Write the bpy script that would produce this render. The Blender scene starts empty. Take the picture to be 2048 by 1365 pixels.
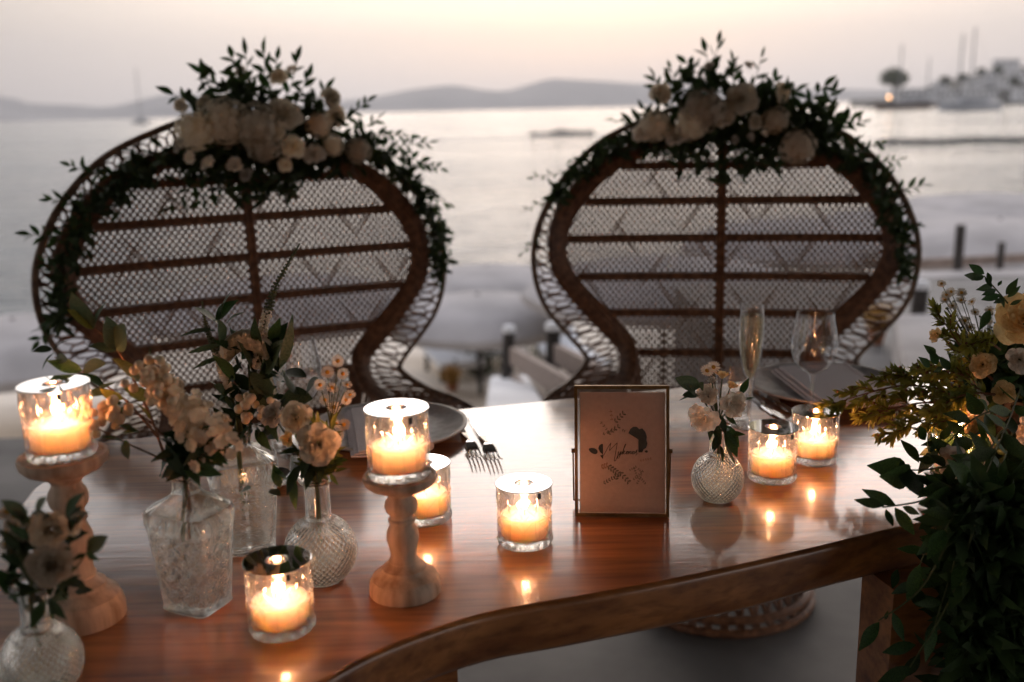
import bpy, math, random
from mathutils import Vector, Matrix, noise as mnoise
random.seed(11)
S = bpy.context.scene
C = S.collection
R = math.radians

# ------------------------------------------------------------------ camera
PITCH, ROLL, FPX, CAMZ = R(13.15), R(1.3), 1991.0, 1.305
CAM = Vector((0, 0, CAMZ))
_f = Vector((0, math.cos(PITCH), -math.sin(PITCH)))
_r0, _u0 = Vector((1, 0, 0)), Vector((0, math.sin(PITCH), math.cos(PITCH)))
_u = _u0 * math.cos(ROLL) + _r0 * math.sin(ROLL)
_r = _r0 * math.cos(ROLL) - _u0 * math.sin(ROLL)
cd = bpy.data.cameras.new('camera')
cam = bpy.data.objects.new('camera', cd); C.objects.link(cam)
cam.matrix_world = Matrix(((_r.x, _u.x, -_f.x, 0), (_r.y, _u.y, -_f.y, 0), (_r.z, _u.z, -_f.z, CAMZ), (0, 0, 0, 1)))
cd.sensor_width = 36.0; cd.lens = 36.0 * FPX / 2048.0
cd.clip_start = 0.05; cd.clip_end = 60000
cd.dof.use_dof = True; cd.dof.focus_distance = 1.36; cd.dof.aperture_fstop = 2.8
S.camera = cam

# ------------------------------------------------------------------ sky, sun, exposure
SUN_EL, SUN_AZ = R(9), R(5)          # azimuth from +Y towards +X
w = bpy.data.worlds.new('World'); S.world = w; w.use_nodes = True
nt = w.node_tree; nt.nodes.clear()
out = nt.nodes.new('ShaderNodeOutputWorld'); bg = nt.nodes.new('ShaderNodeBackground')
sky = nt.nodes.new('ShaderNodeTexSky'); sky.sky_type = 'NISHITA'; sky.sun_disc = False
sky.sun_elevation = R(4); sky.sun_rotation = SUN_AZ; sky.dust_density = 6.0; sky.air_density = 1.2; sky.ozone_density = 1.5
tc = nt.nodes.new('ShaderNodeTexCoord'); sx = nt.nodes.new('ShaderNodeSeparateXYZ'); rmp = nt.nodes.new('ShaderNodeValToRGB')
nt.links.new(tc.outputs['Generated'], sx.inputs[0]); nt.links.new(sx.outputs['Z'], rmp.inputs[0])
el = rmp.color_ramp.elements
el[0].position = 0.0; el[0].color = (3.1, 2.82, 2.76, 1)
el[1].position = 1.0; el[1].color = (4.0, 4.5, 5.8, 1)
for p_, c_ in ((0.03, (3.6, 3.2, 3.02)), (0.065, (4.1, 3.58, 3.2)), (0.105, (4.7, 4.08, 3.55)), (0.17, (6.2, 5.75, 5.4)), (0.25, (14.0, 12.9, 12.2)), (0.5, (9.5, 9.4, 10.0))):
    e_ = el.new(p_); e_.color = (*c_, 1)
mx = nt.nodes.new('ShaderNodeMix'); mx.data_type = 'RGBA'; mx.inputs[0].default_value = 0.10
nt.links.new(rmp.outputs[0], mx.inputs[6]); nt.links.new(sky.outputs[0], mx.inputs[7])
dp = nt.nodes.new('ShaderNodeVectorMath'); dp.operation = 'DOT_PRODUCT'; dp.inputs[1].default_value = (math.sin(SUN_AZ), math.cos(SUN_AZ), 0)
nt.links.new(tc.outputs['Generated'], dp.inputs[0])
gl_ = nt.nodes.new('ShaderNodeMapRange'); gl_.interpolation_type = 'SMOOTHSTEP'; gl_.inputs[1].default_value = .76; gl_.inputs[2].default_value = 1.0; gl_.inputs[3].default_value = .36; gl_.inputs[4].default_value = 1.04
nt.links.new(dp.outputs['Value'], gl_.inputs[0])
ml = nt.nodes.new('ShaderNodeVectorMath'); ml.operation = 'SCALE'; nt.links.new(mx.outputs[2], ml.inputs[0]); nt.links.new(gl_.outputs[0], ml.inputs['Scale'])
nt.links.new(ml.outputs[0], bg.inputs[0]); bg.inputs[1].default_value = 0.12
nt.links.new(bg.outputs[0], out.inputs[0])
sl = bpy.data.lights.new('sun', 'SUN'); sl.energy = 0.3; sl.angle = R(50); sl.color = (1.0, 0.80, 0.62)
so = bpy.data.objects.new('sun', sl); C.objects.link(so)
_sd = Vector((math.sin(SUN_AZ) * math.cos(SUN_EL), math.cos(SUN_AZ) * math.cos(SUN_EL), math.sin(SUN_EL)))
so.rotation_euler = _sd.to_track_quat('Z', 'Y').to_euler(); so.location = (0, 0, 30)
S.view_settings.view_transform = 'Standard'; S.view_settings.look = 'None'
S.view_settings.exposure = 1.7; S.view_settings.gamma = 1.0; S.view_settings.use_curve_mapping = False
cy = S.cycles
cy.max_bounces = 12; cy.transmission_bounces = 10; cy.transparent_max_bounces = 24; cy.glossy_bounces = 6; cy.diffuse_bounces = 4
cy.volume_bounces = 0; cy.sample_clamp_indirect = 4.0; cy.use_denoising = True
try: cy.denoiser = 'OPENIMAGEDENOISE'
except Exception: pass

# ------------------------------------------------------------------ pixel -> point in the place
def ray(px, py): return _f + _r * ((px - 1024) / FPX) - _u * ((py - 682.5) / FPX)
def onz(px, py, z): d = ray(px, py); return CAM + d * ((z - CAMZ) / d.z)
def aty(px, py, y): d = ray(px, py); return CAM + d * (y / d.y)

# ------------------------------------------------------------------ mesh helpers
class MB:
    def __init__(self, sharp=38): self.v = []; self.f = []; self.m = []; self.sharp = sharp
    def add(self, verts, faces, mi=0):
        n = len(self.v); self.v.extend([tuple(p) for p in verts]); self.f.extend([tuple(i + n for i in q) for q in faces]); self.m.extend([mi] * len(faces))
    def box(self, c, s, mi=0, M=None):
        x, y, z = s[0] / 2, s[1] / 2, s[2] / 2
        vs = [Vector((a * x, b * y, d * z)) for a in (-1, 1) for b in (-1, 1) for d in (-1, 1)]
        if M: vs = [M @ p for p in vs]
        vs = [p + Vector(c) for p in vs]
        self.add(vs, [(0, 1, 3, 2), (4, 6, 7, 5), (0, 4, 5, 1), (2, 3, 7, 6), (0, 2, 6, 4), (1, 5, 7, 3)], mi)
    def tube(self, pts, r, seg=8, mi=0, cap=True, closed=False, flat=None):
        pts = [Vector(p) for p in pts]; n = len(pts)
        rr = r if isinstance(r, (list, tuple)) else [r] * n
        up = Vector((0.13, 0.27, 1)).normalized(); rings = []; px_ = None
        for i, p in enumerate(pts):
            if closed: t = pts[(i + 1) % n] - pts[i - 1]
            else: t = pts[min(i + 1, n - 1)] - pts[max(i - 1, 0)]
            if t.length < 1e-9: t = Vector((0, 0, 1))
            t.normalize()
            a = px_ if px_ is not None else (up if abs(t.dot(up)) < .95 else Vector((1, 0, 0)))
            a = (a - t * a.dot(t))
            if a.length < 1e-6: a = t.orthogonal()
            a.normalize(); px_ = a; b = t.cross(a)
            rings.append([p + (a * math.cos(2 * math.pi * k / seg) + b * math.sin(2 * math.pi * k / seg)) * rr[i] for k in range(seg)])
        vs = [q for rg in rings for q in rg]; fs = []
        for i in range(n if closed else n - 1):
            j = (i + 1) % n
            for k in range(seg):
                k2 = (k + 1) % seg; fs.append((i * seg + k, i * seg + k2, j * seg + k2, j * seg + k))
        if cap and not closed:
            fs.append(tuple(range(seg - 1, -1, -1))); fs.append(tuple((n - 1) * seg + k for k in range(seg)))
        self.add(vs, fs, mi)
    def lathe(self, prof, seg=48, mi=0, c=(0, 0, 0), disp=None, closed=False):
        # prof: list of (r, z[, flag]); disp(theta, z, flag) -> added radius
        rows = []; cv = Vector(c)
        for q in prof:
            r_, z_ = q[0], q[1]; fl = q[2] if len(q) > 2 else 0
            if r_ < 1e-6: rows.append([cv + Vector((0, 0, z_))])
            else:
                row = []
                for k in range(seg):
                    th = 2 * math.pi * k / seg; r2 = r_ + (disp(th, z_, fl) if disp else 0)
                    row.append(cv + Vector((r2 * math.cos(th), r2 * math.sin(th), z_)))
                rows.append(row)
        idx = []; vs = []
        for row in rows: idx.append(len(vs)); vs += row
        fs = []
        N = len(rows)
        for i in range(N if closed else N - 1):
            j = (i + 1) % N; A, B = rows[i], rows[j]
            for k in range(seg):
                k2 = (k + 1) % seg
                if len(A) == 1 and len(B) == 1: break
                if len(A) == 1: fs.append((idx[i], idx[j] + k2, idx[j] + k))
                elif len(B) == 1: fs.append((idx[i] + k, idx[i] + k2, idx[j]))
                else: fs.append((idx[i] + k, idx[i] + k2, idx[j] + k2, idx[j] + k))
        self.add(vs, fs, mi)
    def sphere(self, c, r, seg=10, rings=7, sc=(1, 1, 1), mi=0):
        c = Vector(c); rows = []
        vs = [c + Vector((0, 0, r * sc[2]))]
        for i in range(1, rings):
            a = math.pi * i / rings
            for k in range(seg):
                b = 2 * math.pi * k / seg
                vs.append(c + Vector((r * sc[0] * math.sin(a) * math.cos(b), r * sc[1] * math.sin(a) * math.sin(b), r * sc[2] * math.cos(a))))
        vs.append(c - Vector((0, 0, r * sc[2]))); fs = []
        for k in range(seg):
            k2 = (k + 1) % seg; fs.append((0, 1 + k, 1 + k2)); e = 1 + (rings - 2) * seg; fs.append((e + k2, e + k, len(vs) - 1))
            for i in range(rings - 2):
                a = 1 + i * seg; fs.append((a + k, a + seg + k, a + seg + k2, a + k2))
        self.add(vs, fs, mi)
    def mesh(self, name, mats, smooth=True, shift=None):
        me = bpy.data.meshes.new(name)
        vs = self.v if shift is None else [(p[0] - shift[0], p[1] - shift[1], p[2] - shift[2]) for p in self.v]
        me.from_pydata(vs, [], self.f); me.update()
        for m_ in (mats if isinstance(mats, (list, tuple)) else [mats]): me.materials.append(m_)
        me.polygons.foreach_set('material_index', self.m)
        me.polygons.foreach_set('use_smooth', [smooth] * len(self.f))
        if smooth and self.sharp: me.set_sharp_from_angle(angle=R(self.sharp))
        return me

def cat(pts, n=6, closed=False):
    P = [Vector(p) for p in pts]; o = []; N = len(P)
    for i in range(N if closed else N - 1):
        a, b, c_, d = (P[(i - 1) % N], P[i], P[(i + 1) % N], P[(i + 2) % N]) if closed else (P[max(i - 1, 0)], P[i], P[i + 1], P[min(i + 2, N - 1)])
        for k in range(n):
            t = k / n
            o.append(0.5 * ((2 * b) + (c_ - a) * t + (2 * a - 5 * b + 4 * c_ - d) * t * t + (3 * b - a - 3 * c_ + d) * t ** 3))
    if not closed: o.append(P[-1])
    return o
def resample(P, n, closed=False):
    Q = P + [P[0]] if closed else P
    L = [0]
    for a, b in zip(Q, Q[1:]): L.append(L[-1] + (b - a).length)
    o = []; j = 0
    for i in range(n):
        s = L[-1] * i / (n if closed else n - 1)
        while j < len(L) - 2 and L[j + 1] < s: j += 1
        o.append(Q[j].lerp(Q[j + 1], (s - L[j]) / max(L[j + 1] - L[j], 1e-9)))
    return o

def thing(name, label, cat_, loc=(0, 0, 0), rz=0, group=None):
    o = bpy.data.objects.new(name, None); C.objects.link(o); o.location = loc; o.rotation_euler = (0, 0, rz)
    o.empty_display_size = .05
    tag(o, label, cat_, group); return o
def tag(o, label=None, cat_=None, group=None, kind=None):
    if label: o['label'] = label
    if cat_: o['category'] = cat_
    if group: o['group'] = group
    if kind: o['kind'] = kind
    return o
def put(name, mb, mat, parent=None, smooth=True, loc=None, kind=None, world=True):
    """mb in world coordinates when world and a parent is given: shifted to the parent's base"""
    sh = parent.location if (parent is not None and world) else None
    if parent is not None and world and parent.parent is not None: sh = parent.parent.location + parent.location
    me = mb if isinstance(mb, bpy.types.Mesh) else mb.mesh(name, mat, smooth, sh)
    o = bpy.data.objects.new(name, me); C.objects.link(o)
    if parent is not None: o.parent = parent
    if loc is not None: o.location = loc
    if kind: o['kind'] = kind
    return o
def inst(name, me, M, parent):
    """shared mesh at world matrix M under an unrotated parent"""
    o = bpy.data.objects.new(name, me); C.objects.link(o); o.parent = parent
    o.matrix_local = Matrix.Translation(-parent.location) @ M
    return o
def frame(dirv, nrm, pos, s):
    x = Vector(dirv).normalized(); z = Vector(nrm); z = z - x * z.dot(x)
    if z.length < 1e-5: z = x.orthogonal()
    z.normalize(); y = z.cross(x)
    s3 = s if isinstance(s, (tuple, list)) else (s, s, s)
    return Matrix(((x.x * s3[0], y.x * s3[1], z.x * s3[2], pos[0]), (x.y * s3[0], y.y * s3[1], z.y * s3[2], pos[1]), (x.z * s3[0], y.z * s3[1], z.z * s3[2], pos[2]), (0, 0, 0, 1)))
def rv(a=1.0): return Vector((random.uniform(-a, a), random.uniform(-a, a), random.uniform(-a, a)))

# ------------------------------------------------------------------ materials
def mat(name):
    m = bpy.data.materials.new(name); m.use_nodes = True; t = m.node_tree
    return m, t, t.nodes['Principled BSDF'], t.nodes, t.links
def noisecol(t, c0, c1, scale=8, detail=4, coord='Object', mapscale=None, rot=None, lo=.35, hi=.65):
    N, L = t.nodes, t.links
    tcn = N.new('ShaderNodeTexCoord'); n = N.new('ShaderNodeTexNoise'); n.inputs['Scale'].default_value = scale; n.inputs['Detail'].default_value = detail
    src = tcn.outputs[coord]
    if mapscale:
        mp = N.new('ShaderNodeMapping'); mp.inputs['Scale'].default_value = mapscale
        if rot: mp.inputs['Rotation'].default_value = rot
        L.new(src, mp.inputs[0]); src = mp.outputs[0]
    L.new(src, n.inputs['Vector'])
    r_ = N.new('ShaderNodeValToRGB'); r_.color_ramp.elements[0].position = lo; r_.color_ramp.elements[1].position = hi
    r_.color_ramp.elements[0].color = (*c0, 1); r_.color_ramp.elements[1].color = (*c1, 1)
    L.new(n.outputs[0], r_.inputs[0]); return r_, n, src
def bump(t, sock, bsdf, strength=.3, dist=.01, inp='Normal'):
    b = t.nodes.new('ShaderNodeBump'); b.inputs['Strength'].default_value = strength; b.inputs['Distance'].default_value = dist
    t.links.new(sock, b.inputs['Height']); t.links.new(b.outputs[0], bsdf.inputs[inp]); return b
def simple(name, c0, c1, rough=.6, scale=30, metal=0, bs=0, bd=.002, mapscale=None, rot=None, sss=0, rad=None, coat=0, spec=.5):
    m, t, b, N, L = mat(name)
    r_, n, s_ = noisecol(t, c0, c1, scale, mapscale=mapscale, rot=rot)
    L.new(r_.outputs[0], b.inputs['Base Color']); b.inputs['Roughness'].default_value = rough; b.inputs['Metallic'].default_value = metal
    b.inputs['Specular IOR Level'].default_value = spec
    if bs: bump(t, n.outputs[0], b, bs, bd)
    if sss:
        b.inputs['Subsurface Weight'].default_value = sss; b.inputs['Subsurface Radius'].default_value = rad or (.01, .006, .003); b.inputs['Subsurface Scale'].default_value = 1.0
    if coat: b.inputs['Coat Weight'].default_value = coat
    return m
def leafy(name, c0, c1, rough=.45, trans=.35, scale=25, hue=(.495, .535)):
    m, t, b, N, L = mat(name)
    r_, n, s_ = noisecol(t, c0, c1, scale)
    oi = N.new('ShaderNodeObjectInfo'); hs = N.new('ShaderNodeHueSaturation')
    mr = N.new('ShaderNodeMapRange'); mr.inputs[3].default_value = .75; mr.inputs[4].default_value = 1.45
    L.new(oi.outputs['Random'], mr.inputs[0]); L.new(mr.outputs[0], hs.inputs['Value']); L.new(r_.outputs[0], hs.inputs['Color'])
    mh = N.new('ShaderNodeMapRange'); mh.inputs[3].default_value = hue[0]; mh.inputs[4].default_value = hue[1]; wn = N.new('ShaderNodeMath'); wn.operation = 'FRACT'; wm = N.new('ShaderNodeMath'); wm.operation = 'MULTIPLY'; wm.inputs[1].default_value = 7.13
    L.new(oi.outputs['Random'], wm.inputs[0]); L.new(wm.outputs[0], wn.inputs[0]); L.new(wn.outputs[0], mh.inputs[0]); L.new(mh.outputs[0], hs.inputs['Hue'])
    L.new(hs.outputs[0], b.inputs['Base Color']); b.inputs['Roughness'].default_value = rough
    tr = N.new('ShaderNodeBsdfTranslucent'); L.new(hs.outputs[0], tr.inputs[0])
    mxs = N.new('ShaderNodeMixShader'); mxs.inputs[0].default_value = trans
    L.new(b.outputs[0], mxs.inputs[1]); L.new(tr.outputs[0], mxs.inputs[2])
    L.new(mxs.outputs[0], N['Material Output'].inputs[0]); bump(t, n.outputs[0], b, .15, .001)
    return m
def glassmat(name, tint=(1, 1, 1), refr=.5, rough=0.0, ior=1.48):
    """part clear thin glass (Transparent + Fresnel gloss), part solid refracting glass"""
    m = bpy.data.materials.new(name); m.use_nodes = True; t = m.node_tree; N, L = t.nodes, t.links
    N.remove(N['Principled BSDF'])
    tb = N.new('ShaderNodeBsdfTransparent'); tb.inputs[0].default_value = (*tint, 1)
    gl = N.new('ShaderNodeBsdfGlossy'); gl.inputs['Roughness'].default_value = rough
    lw = N.new('ShaderNodeLayerWeight'); lw.inputs[0].default_value = .5
    pw = N.new('ShaderNodeMath'); pw.operation = 'POWER'; pw.inputs[1].default_value = 3.0; L.new(lw.outputs['Facing'], pw.inputs[0])
    fr = N.new('ShaderNodeMapRange'); fr.inputs[3].default_value = .08; fr.inputs[4].default_value = 1.0; L.new(pw.outputs[0], fr.inputs[0])
    m1 = N.new('ShaderNodeMixShader'); L.new(fr.outputs[0], m1.inputs[0]); L.new(tb.outputs[0], m1.inputs[1]); L.new(gl.outputs[0], m1.inputs[2])
    last = m1
    if refr > 0:
        g = N.new('ShaderNodeBsdfGlass'); g.inputs['Color'].default_value = (*tint, 1); g.inputs['Roughness'].default_value = rough; g.inputs['IOR'].default_value = ior
        m2 = N.new('ShaderNodeMixShader'); m2.inputs[0].default_value = refr
        L.new(m1.outputs[0], m2.inputs[1]); L.new(g.outputs[0], m2.inputs[2]); last = m2
    L.new(last.outputs[0], N['Material Output'].inputs[0]); return m

TANG = R(13.5)                                     # direction of the table's long side
def wood_table():
    m, t, b, N, L = mat('table_wood')
    r_, n, src = noisecol(t, (.20, .060, .015), (.64, .265, .080), 2.2, 7, mapscale=(.8, 11, 11), rot=(0, 0, -TANG), lo=.30, hi=.72)
    n2 = N.new('ShaderNodeTexNoise'); n2.inputs['Scale'].default_value = 9; n2.inputs['Detail'].default_value = 8; L.new(src, n2.inputs['Vector'])
    m2 = N.new('ShaderNodeMix'); m2.data_type = 'RGBA'; m2.blend_type = 'MULTIPLY'; m2.inputs[0].default_value = .55
    r2 = N.new('ShaderNodeValToRGB'); r2.color_ramp.elements[0].color = (.35, .3, .27, 1); r2.color_ramp.elements[1].color = (1.0, 1.0, 1.0, 1); r2.color_ramp.elements[0].position = .35; r2.color_ramp.elements[1].position = .55
    L.new(n2.outputs[0], r2.inputs[0]); L.new(r_.outputs[0], m2.inputs[6]); L.new(r2.outputs[0], m2.inputs[7]); L.new(m2.outputs[2], b.inputs['Base Color'])
    vo = N.new('ShaderNodeTexVoronoi'); vo.inputs['Scale'].default_value = 7; tc2 = N.new('ShaderNodeTexCoord'); L.new(tc2.outputs['Object'], vo.inputs['Vector'])
    vr = N.new('ShaderNodeValToRGB'); vr.color_ramp.elements[0].position = .018; vr.color_ramp.elements[0].color = (.12, .08, .06, 1); vr.color_ramp.elements[1].position = .055; L.new(vo.outputs['Distance'], vr.inputs[0])
    m3 = N.new('ShaderNodeMix'); m3.data_type = 'RGBA'; m3.blend_type = 'MULTIPLY'; m3.inputs[0].default_value = .8; L.new(m2.outputs[2], m3.inputs[6]); L.new(vr.outputs[0], m3.inputs[7]); L.new(m3.outputs[2], b.inputs['Base Color'])
    tcn = N.new('ShaderNodeTexCoord'); n3 = N.new('ShaderNodeTexNoise'); n3.inputs['Scale'].default_value = 16; n3.inputs['Detail'].default_value = 5; L.new(tcn.outputs['Object'], n3.inputs['Vector'])
    mr = N.new('ShaderNodeMapRange'); mr.inputs[3].default_value = .05; mr.inputs[4].default_value = .17; L.new(n3.outputs[0], mr.inputs[0])
    b.inputs['Roughness'].default_value = .4
    b.inputs['Coat Weight'].default_value = 1; b.inputs['Coat IOR'].default_value = 1.62; L.new(mr.outputs[0], b.inputs['Coat Roughness'])
    bb = bump(t, n2.outputs[0], b, .05, .002); L.new(bb.outputs[0], b.inputs['Coat Normal'])
    return m
M = {}
M['table'] = wood_table()
M['beech'] = simple('turned_beech', (.40, .27, .18), (.70, .54, .41), .6, 9, mapscale=(9, 9, 1), bs=.3, bd=.001)
M['wicker'] = simple('brown_cane', (.10, .042, .020), (.25, .115, .056), .5, 60, bs=.5, bd=.002)
M['cane'] = simple('woven_cane', (.17, .11, .075), (.32, .22, .155), .55, 90, bs=.4, bd=.001)
M['rimcane'] = simple('pale_cane', (.13, .08, .05), (.27, .18, .12), .5, 60, bs=.3, bd=.002)
M['ruscus'] = leafy('ruscus_leaf', (.022, .050, .012), (.055, .105, .026), .58, .3)
M['euca'] = leafy('eucalyptus_leaf', (.05, .085, .04), (.11, .14, .075), .5, .3)
M['olive'] = leafy('olive_leaf', (.13, .11, .02), (.24, .20, .045), .5, .35)
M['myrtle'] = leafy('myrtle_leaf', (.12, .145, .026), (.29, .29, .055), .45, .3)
M['dark'] = leafy('dark_leaf', (.018, .038, .010), (.045, .080, .022), .6, .25)  # darkest leaf green, for single leaves and dense filler
M['stem'] = simple('green_stem', (.05, .07, .02), (.10, .12, .04), .6, 40)
M['twig'] = simple('brown_twig', (.14, .06, .03), (.24, .11, .05), .65, 60)
M['petal'] = leafy('cream_petal', (.70, .62, .49), (.84, .78, .66), .6, .4, 12, hue=(.497, .506))
M['petalw'] = leafy('white_petal', (.66, .60, .52), (.82, .77, .69), .6, .35, 12, hue=(.497, .506))
M['petaly'] = leafy('butter_petal', (.72, .52, .25), (.86, .68, .38), .6, .35, 12, hue=(.497, .506))
M['petalb'] = leafy('dusky_petal', (.60, .50, .38), (.76, .66, .52), .65, .35, 12, hue=(.497, .506))
M['berry'] = simple('snowberry', (.66, .52, .34), (.80, .68, .50), .4, 20, sss=.4, rad=(.004, .003, .0015))
M['pollen'] = simple('pollen', (.55, .26, .03), (.72, .40, .06), .8, 200)
M['cutglass'] = glassmat('cut_glass', (.99, .985, .97), .24)
M['facet'] = glassmat('cut_facets', (1, 1, 1), .8, ior=1.5)
M['vaseglass'] = glassmat('pressed_glass', (.985, .985, .97), .82)
M['thin'] = glassmat('stemware_glass', (.99, .99, .99), 0.0, ior=1.5)
M['wine'] = glassmat('sparkling_wine', (.96, .93, .80), .30, ior=1.33)
M['water'] = glassmat('vase_water', (.97, .98, .95), .5, ior=1.33)
M['pane'] = glassmat('picture_pane', (.98, .98, .98), 0.0, ior=1.45)
M['steel'] = simple('polished_steel', (.62, .61, .60), (.72, .71, .70), .10, 40, metal=1)
M['lid'] = simple('mirror_lid', (.78, .77, .76), (.84, .83, .82), .06, 25, metal=1)
M['brass'] = simple('aged_brass', (.22, .13, .06), (.36, .22, .10), .35, 50, metal=1)
M['black'] = simple('black_tab', (.01, .01, .01), (.02, .02, .02), .5, 40)
M['wick'] = simple('charred_wick', (.02, .015, .01), (.06, .04, .03), .9, 200)
M['card'] = simple('rose_card', (.62, .46, .40), (.68, .51, .45), .8, 160, bs=.06, bd=.0004)
M['ink'] = simple('black_ink', (.012, .012, .012), (.025, .022, .02), .7, 60)
M['inkg'] = simple('faded_green_ink', (.10, .095, .07), (.24, .20, .15), .8, 90)
M['inkr'] = simple('rust_ink', (.32, .16, .09), (.42, .24, .15), .8, 90)
M['stone'] = simple('grey_stoneware', (.34, .34, .35), (.60, .60, .62), .45, 45, bs=.2, bd=.001, coat=.1)
M['stonerim'] = simple('stoneware_rim', (.44, .40, .38), (.56, .52, .49), .45, 45)
M['napkin'] = simple('linen_napkin', (.70, .65, .68), (.80, .75, .78), .85, 350, bs=.35, bd=.0006)
M['concrete'] = simple('terrace_concrete', (.085, .08, .076), (.16, .152, .145), .7, 3.5, bs=.2, bd=.004)
M['paving'] = simple('pale_paving', (.45, .42, .39), (.62, .58, .54), .8, 1.2, bs=.1, bd=.01)
M['sand'] = simple('beach_sand', (.52, .45, .37), (.74, .66, .56), .9, .6, bs=.4, bd=.05)
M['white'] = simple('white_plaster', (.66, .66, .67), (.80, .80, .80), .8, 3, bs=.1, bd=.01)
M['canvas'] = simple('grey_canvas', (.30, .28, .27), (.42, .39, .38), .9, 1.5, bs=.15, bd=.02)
M['blackwood'] = simple('dark_timber', (.018, .014, .012), (.05, .04, .035), .7, 9, mapscale=(6, 6, 1))
M['greywood'] = simple('weathered_timber', (.16, .12, .10), (.30, .235, .20), .75, 5, mapscale=(1, 8, 8), bs=.3, bd=.004)
M['housewall'] = simple('dusk_whitewash', (.42, .42, .43), (.60, .60, .61), .85, .4)  # white walls darkened: the evening shade is put into their colour
M['hill'] = simple('far_hill', (.17, .17, .18), (.26, .255, .255), .95, .004)
M['rock'] = simple('wet_rock', (.03, .03, .03), (.08, .08, .08), .8, .4)
M['earth'] = simple('headland_scrub', (.035, .033, .028), (.085, .075, .062), .95, .05)
M['hull'] = simple('white_hull', (.34, .35, .38), (.48, .49, .52), .35, .2)
M['darkhull'] = simple('dark_hull', (.05, .032, .026), (.11, .07, .055), .5, .2)
M['mastm'] = simple('grey_mast', (.16, .16, .16), (.28, .28, .28), .5, .5)
M['window'] = simple('dark_pane', (.02, .025, .03), (.05, .05, .06), .15, 1)
M['terracotta'] = simple('terracotta', (.30, .12, .06), (.44, .19, .10), .8, 6)
M['drygrass'] = leafy('dry_grass', (.36, .17, .06), (.50, .27, .11), .8, .3, 10)
M['reed'] = simple('roof_reed', (.035, .025, .016), (.08, .058, .038), .9, 40, mapscale=(1, 20, 1))
M['wall'] = simple('warm_fill_render', (.42, .31, .22), (.54, .42, .31), .9, 2)  # unseen back wall, colour lightened and warmed to bounce fill light
M['mosstree'] = leafy('tamarisk_leaf', (.03, .04, .018), (.06, .075, .03), .7, .2, 1)

def waxmat():
    m, t, b, N, L = mat('candle_wax')
    b.inputs['Base Color'].default_value = (.92, .75, .66, 1); b.inputs['Roughness'].default_value = .4
    b.inputs['Subsurface Weight'].default_value = 1; b.inputs['Subsurface Radius'].default_value = (.075, .055, .034); b.inputs['Subsurface Scale'].default_value = 1.0
    return m
M['wax'] = waxmat()
def flamemat():
    m = bpy.data.materials.new('flame'); m.use_nodes = True; t = m.node_tree; N, L = t.nodes, t.links; N.remove(N['Principled BSDF'])
    e = N.new('ShaderNodeEmission'); e.inputs[0].default_value = (1, .60, .27, 1); e.inputs[1].default_value = 3.4
    tb = N.new('ShaderNodeBsdfTransparent'); a = N.new('ShaderNodeAddShader'); L.new(e.outputs[0], a.inputs[0]); L.new(tb.outputs[0], a.inputs[1]); L.new(a.outputs[0], N['Material Output'].inputs[0]); return m
M['flame'] = flamemat()
def lampmat():
    m = bpy.data.materials.new('boat_lamp'); m.use_nodes = True; t = m.node_tree; N, L = t.nodes, t.links; N.remove(N['Principled BSDF'])
    e = N.new('ShaderNodeEmission'); e.inputs[0].default_value = (1, .50, .20, 1); e.inputs[1].default_value = 9; L.new(e.outputs[0], N['Material Output'].inputs[0]); return m
M['lamp'] = lampmat()
def seamat():
    m, t, b, N, L = mat('sea_water')
    b.inputs['Base Color'].default_value = (.035, .055, .062, 1); b.inputs['Roughness'].default_value = .16; b.inputs['IOR'].default_value = 1.34
    tcn = N.new('ShaderNodeTexCoord'); mp = N.new('ShaderNodeMapping'); mp.inputs['Scale'].default_value = (.35, 1.0, 1); L.new(tcn.outputs['Object'], mp.inputs[0])
    n = N.new('ShaderNodeTexNoise'); n.inputs['Scale'].default_value = .9; n.inputs['Detail'].default_value = 6; L.new(mp.outputs[0], n.inputs['Vector'])
    n2 = N.new('ShaderNodeTexNoise'); n2.inputs['Scale'].default_value = .035; n2.inputs['Detail'].default_value = 4; L.new(mp.outputs[0], n2.inputs['Vector'])
    ad = N.new('ShaderNodeMath'); ad.operation = 'MULTIPLY_ADD'; ad.inputs[1].default_value = 5; L.new(n2.outputs[0], ad.inputs[0]); L.new(n.outputs[0], ad.inputs[2])
    bump(t, ad.outputs[0], b, 1.0, .5)
    mr = N.new('ShaderNodeMapRange'); mr.inputs[1].default_value = .35; mr.inputs[2].default_value = .65; mr.inputs[3].default_value = .05; mr.inputs[4].default_value = .16
    L.new(n2.outputs[0], mr.inputs[0]); L.new(mr.outputs[0], b.inputs['Roughness'])
    return m
M['sea'] = seamat()

# ================================================================== SETTING
SEAZ = -3.2
mb = MB(); mb.add([(-9000, 18, SEAZ), (9000, 18, SEAZ), (9000, 9000, SEAZ), (-9000, 9000, SEAZ)], [(0, 1, 2, 3)])
tag(put('sea', mb, M['sea']), kind='structure')

# beach: a sheet that slopes from the foot of the terrace to below the water
mb = MB(); nx, ny = 60, 40
def beach_z(x, y):
    z = -1.55 - (y - 4) * .10
    z += .10 * mnoise.noise(Vector((x * .25, y * .25, 0))) + .03 * mnoise.noise(Vector((x * 1.3, y * 1.3, 3)))
    return z
for j in range(ny + 1):
    for i in range(nx + 1):
        x = -45 + 90 * i / nx; y = 4.0 + 26 * j / ny; mb.v.append((x, y, beach_z(x, y)))
for j in range(ny):
    for i in range(nx):
        a = j * (nx + 1) + i; mb.f.append((a, a + 1, a + nx + 2, a + nx + 1)); mb.m.append(0)
tag(put('beach', mb, M['sand']), kind='structure')

# terrace slab
mb = MB(); mb.box((0, -.2, -.9), (22, 8.4, 1.8)); tag(put('terrace_floor', mb, M['concrete'], smooth=False), kind='structure')

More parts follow.
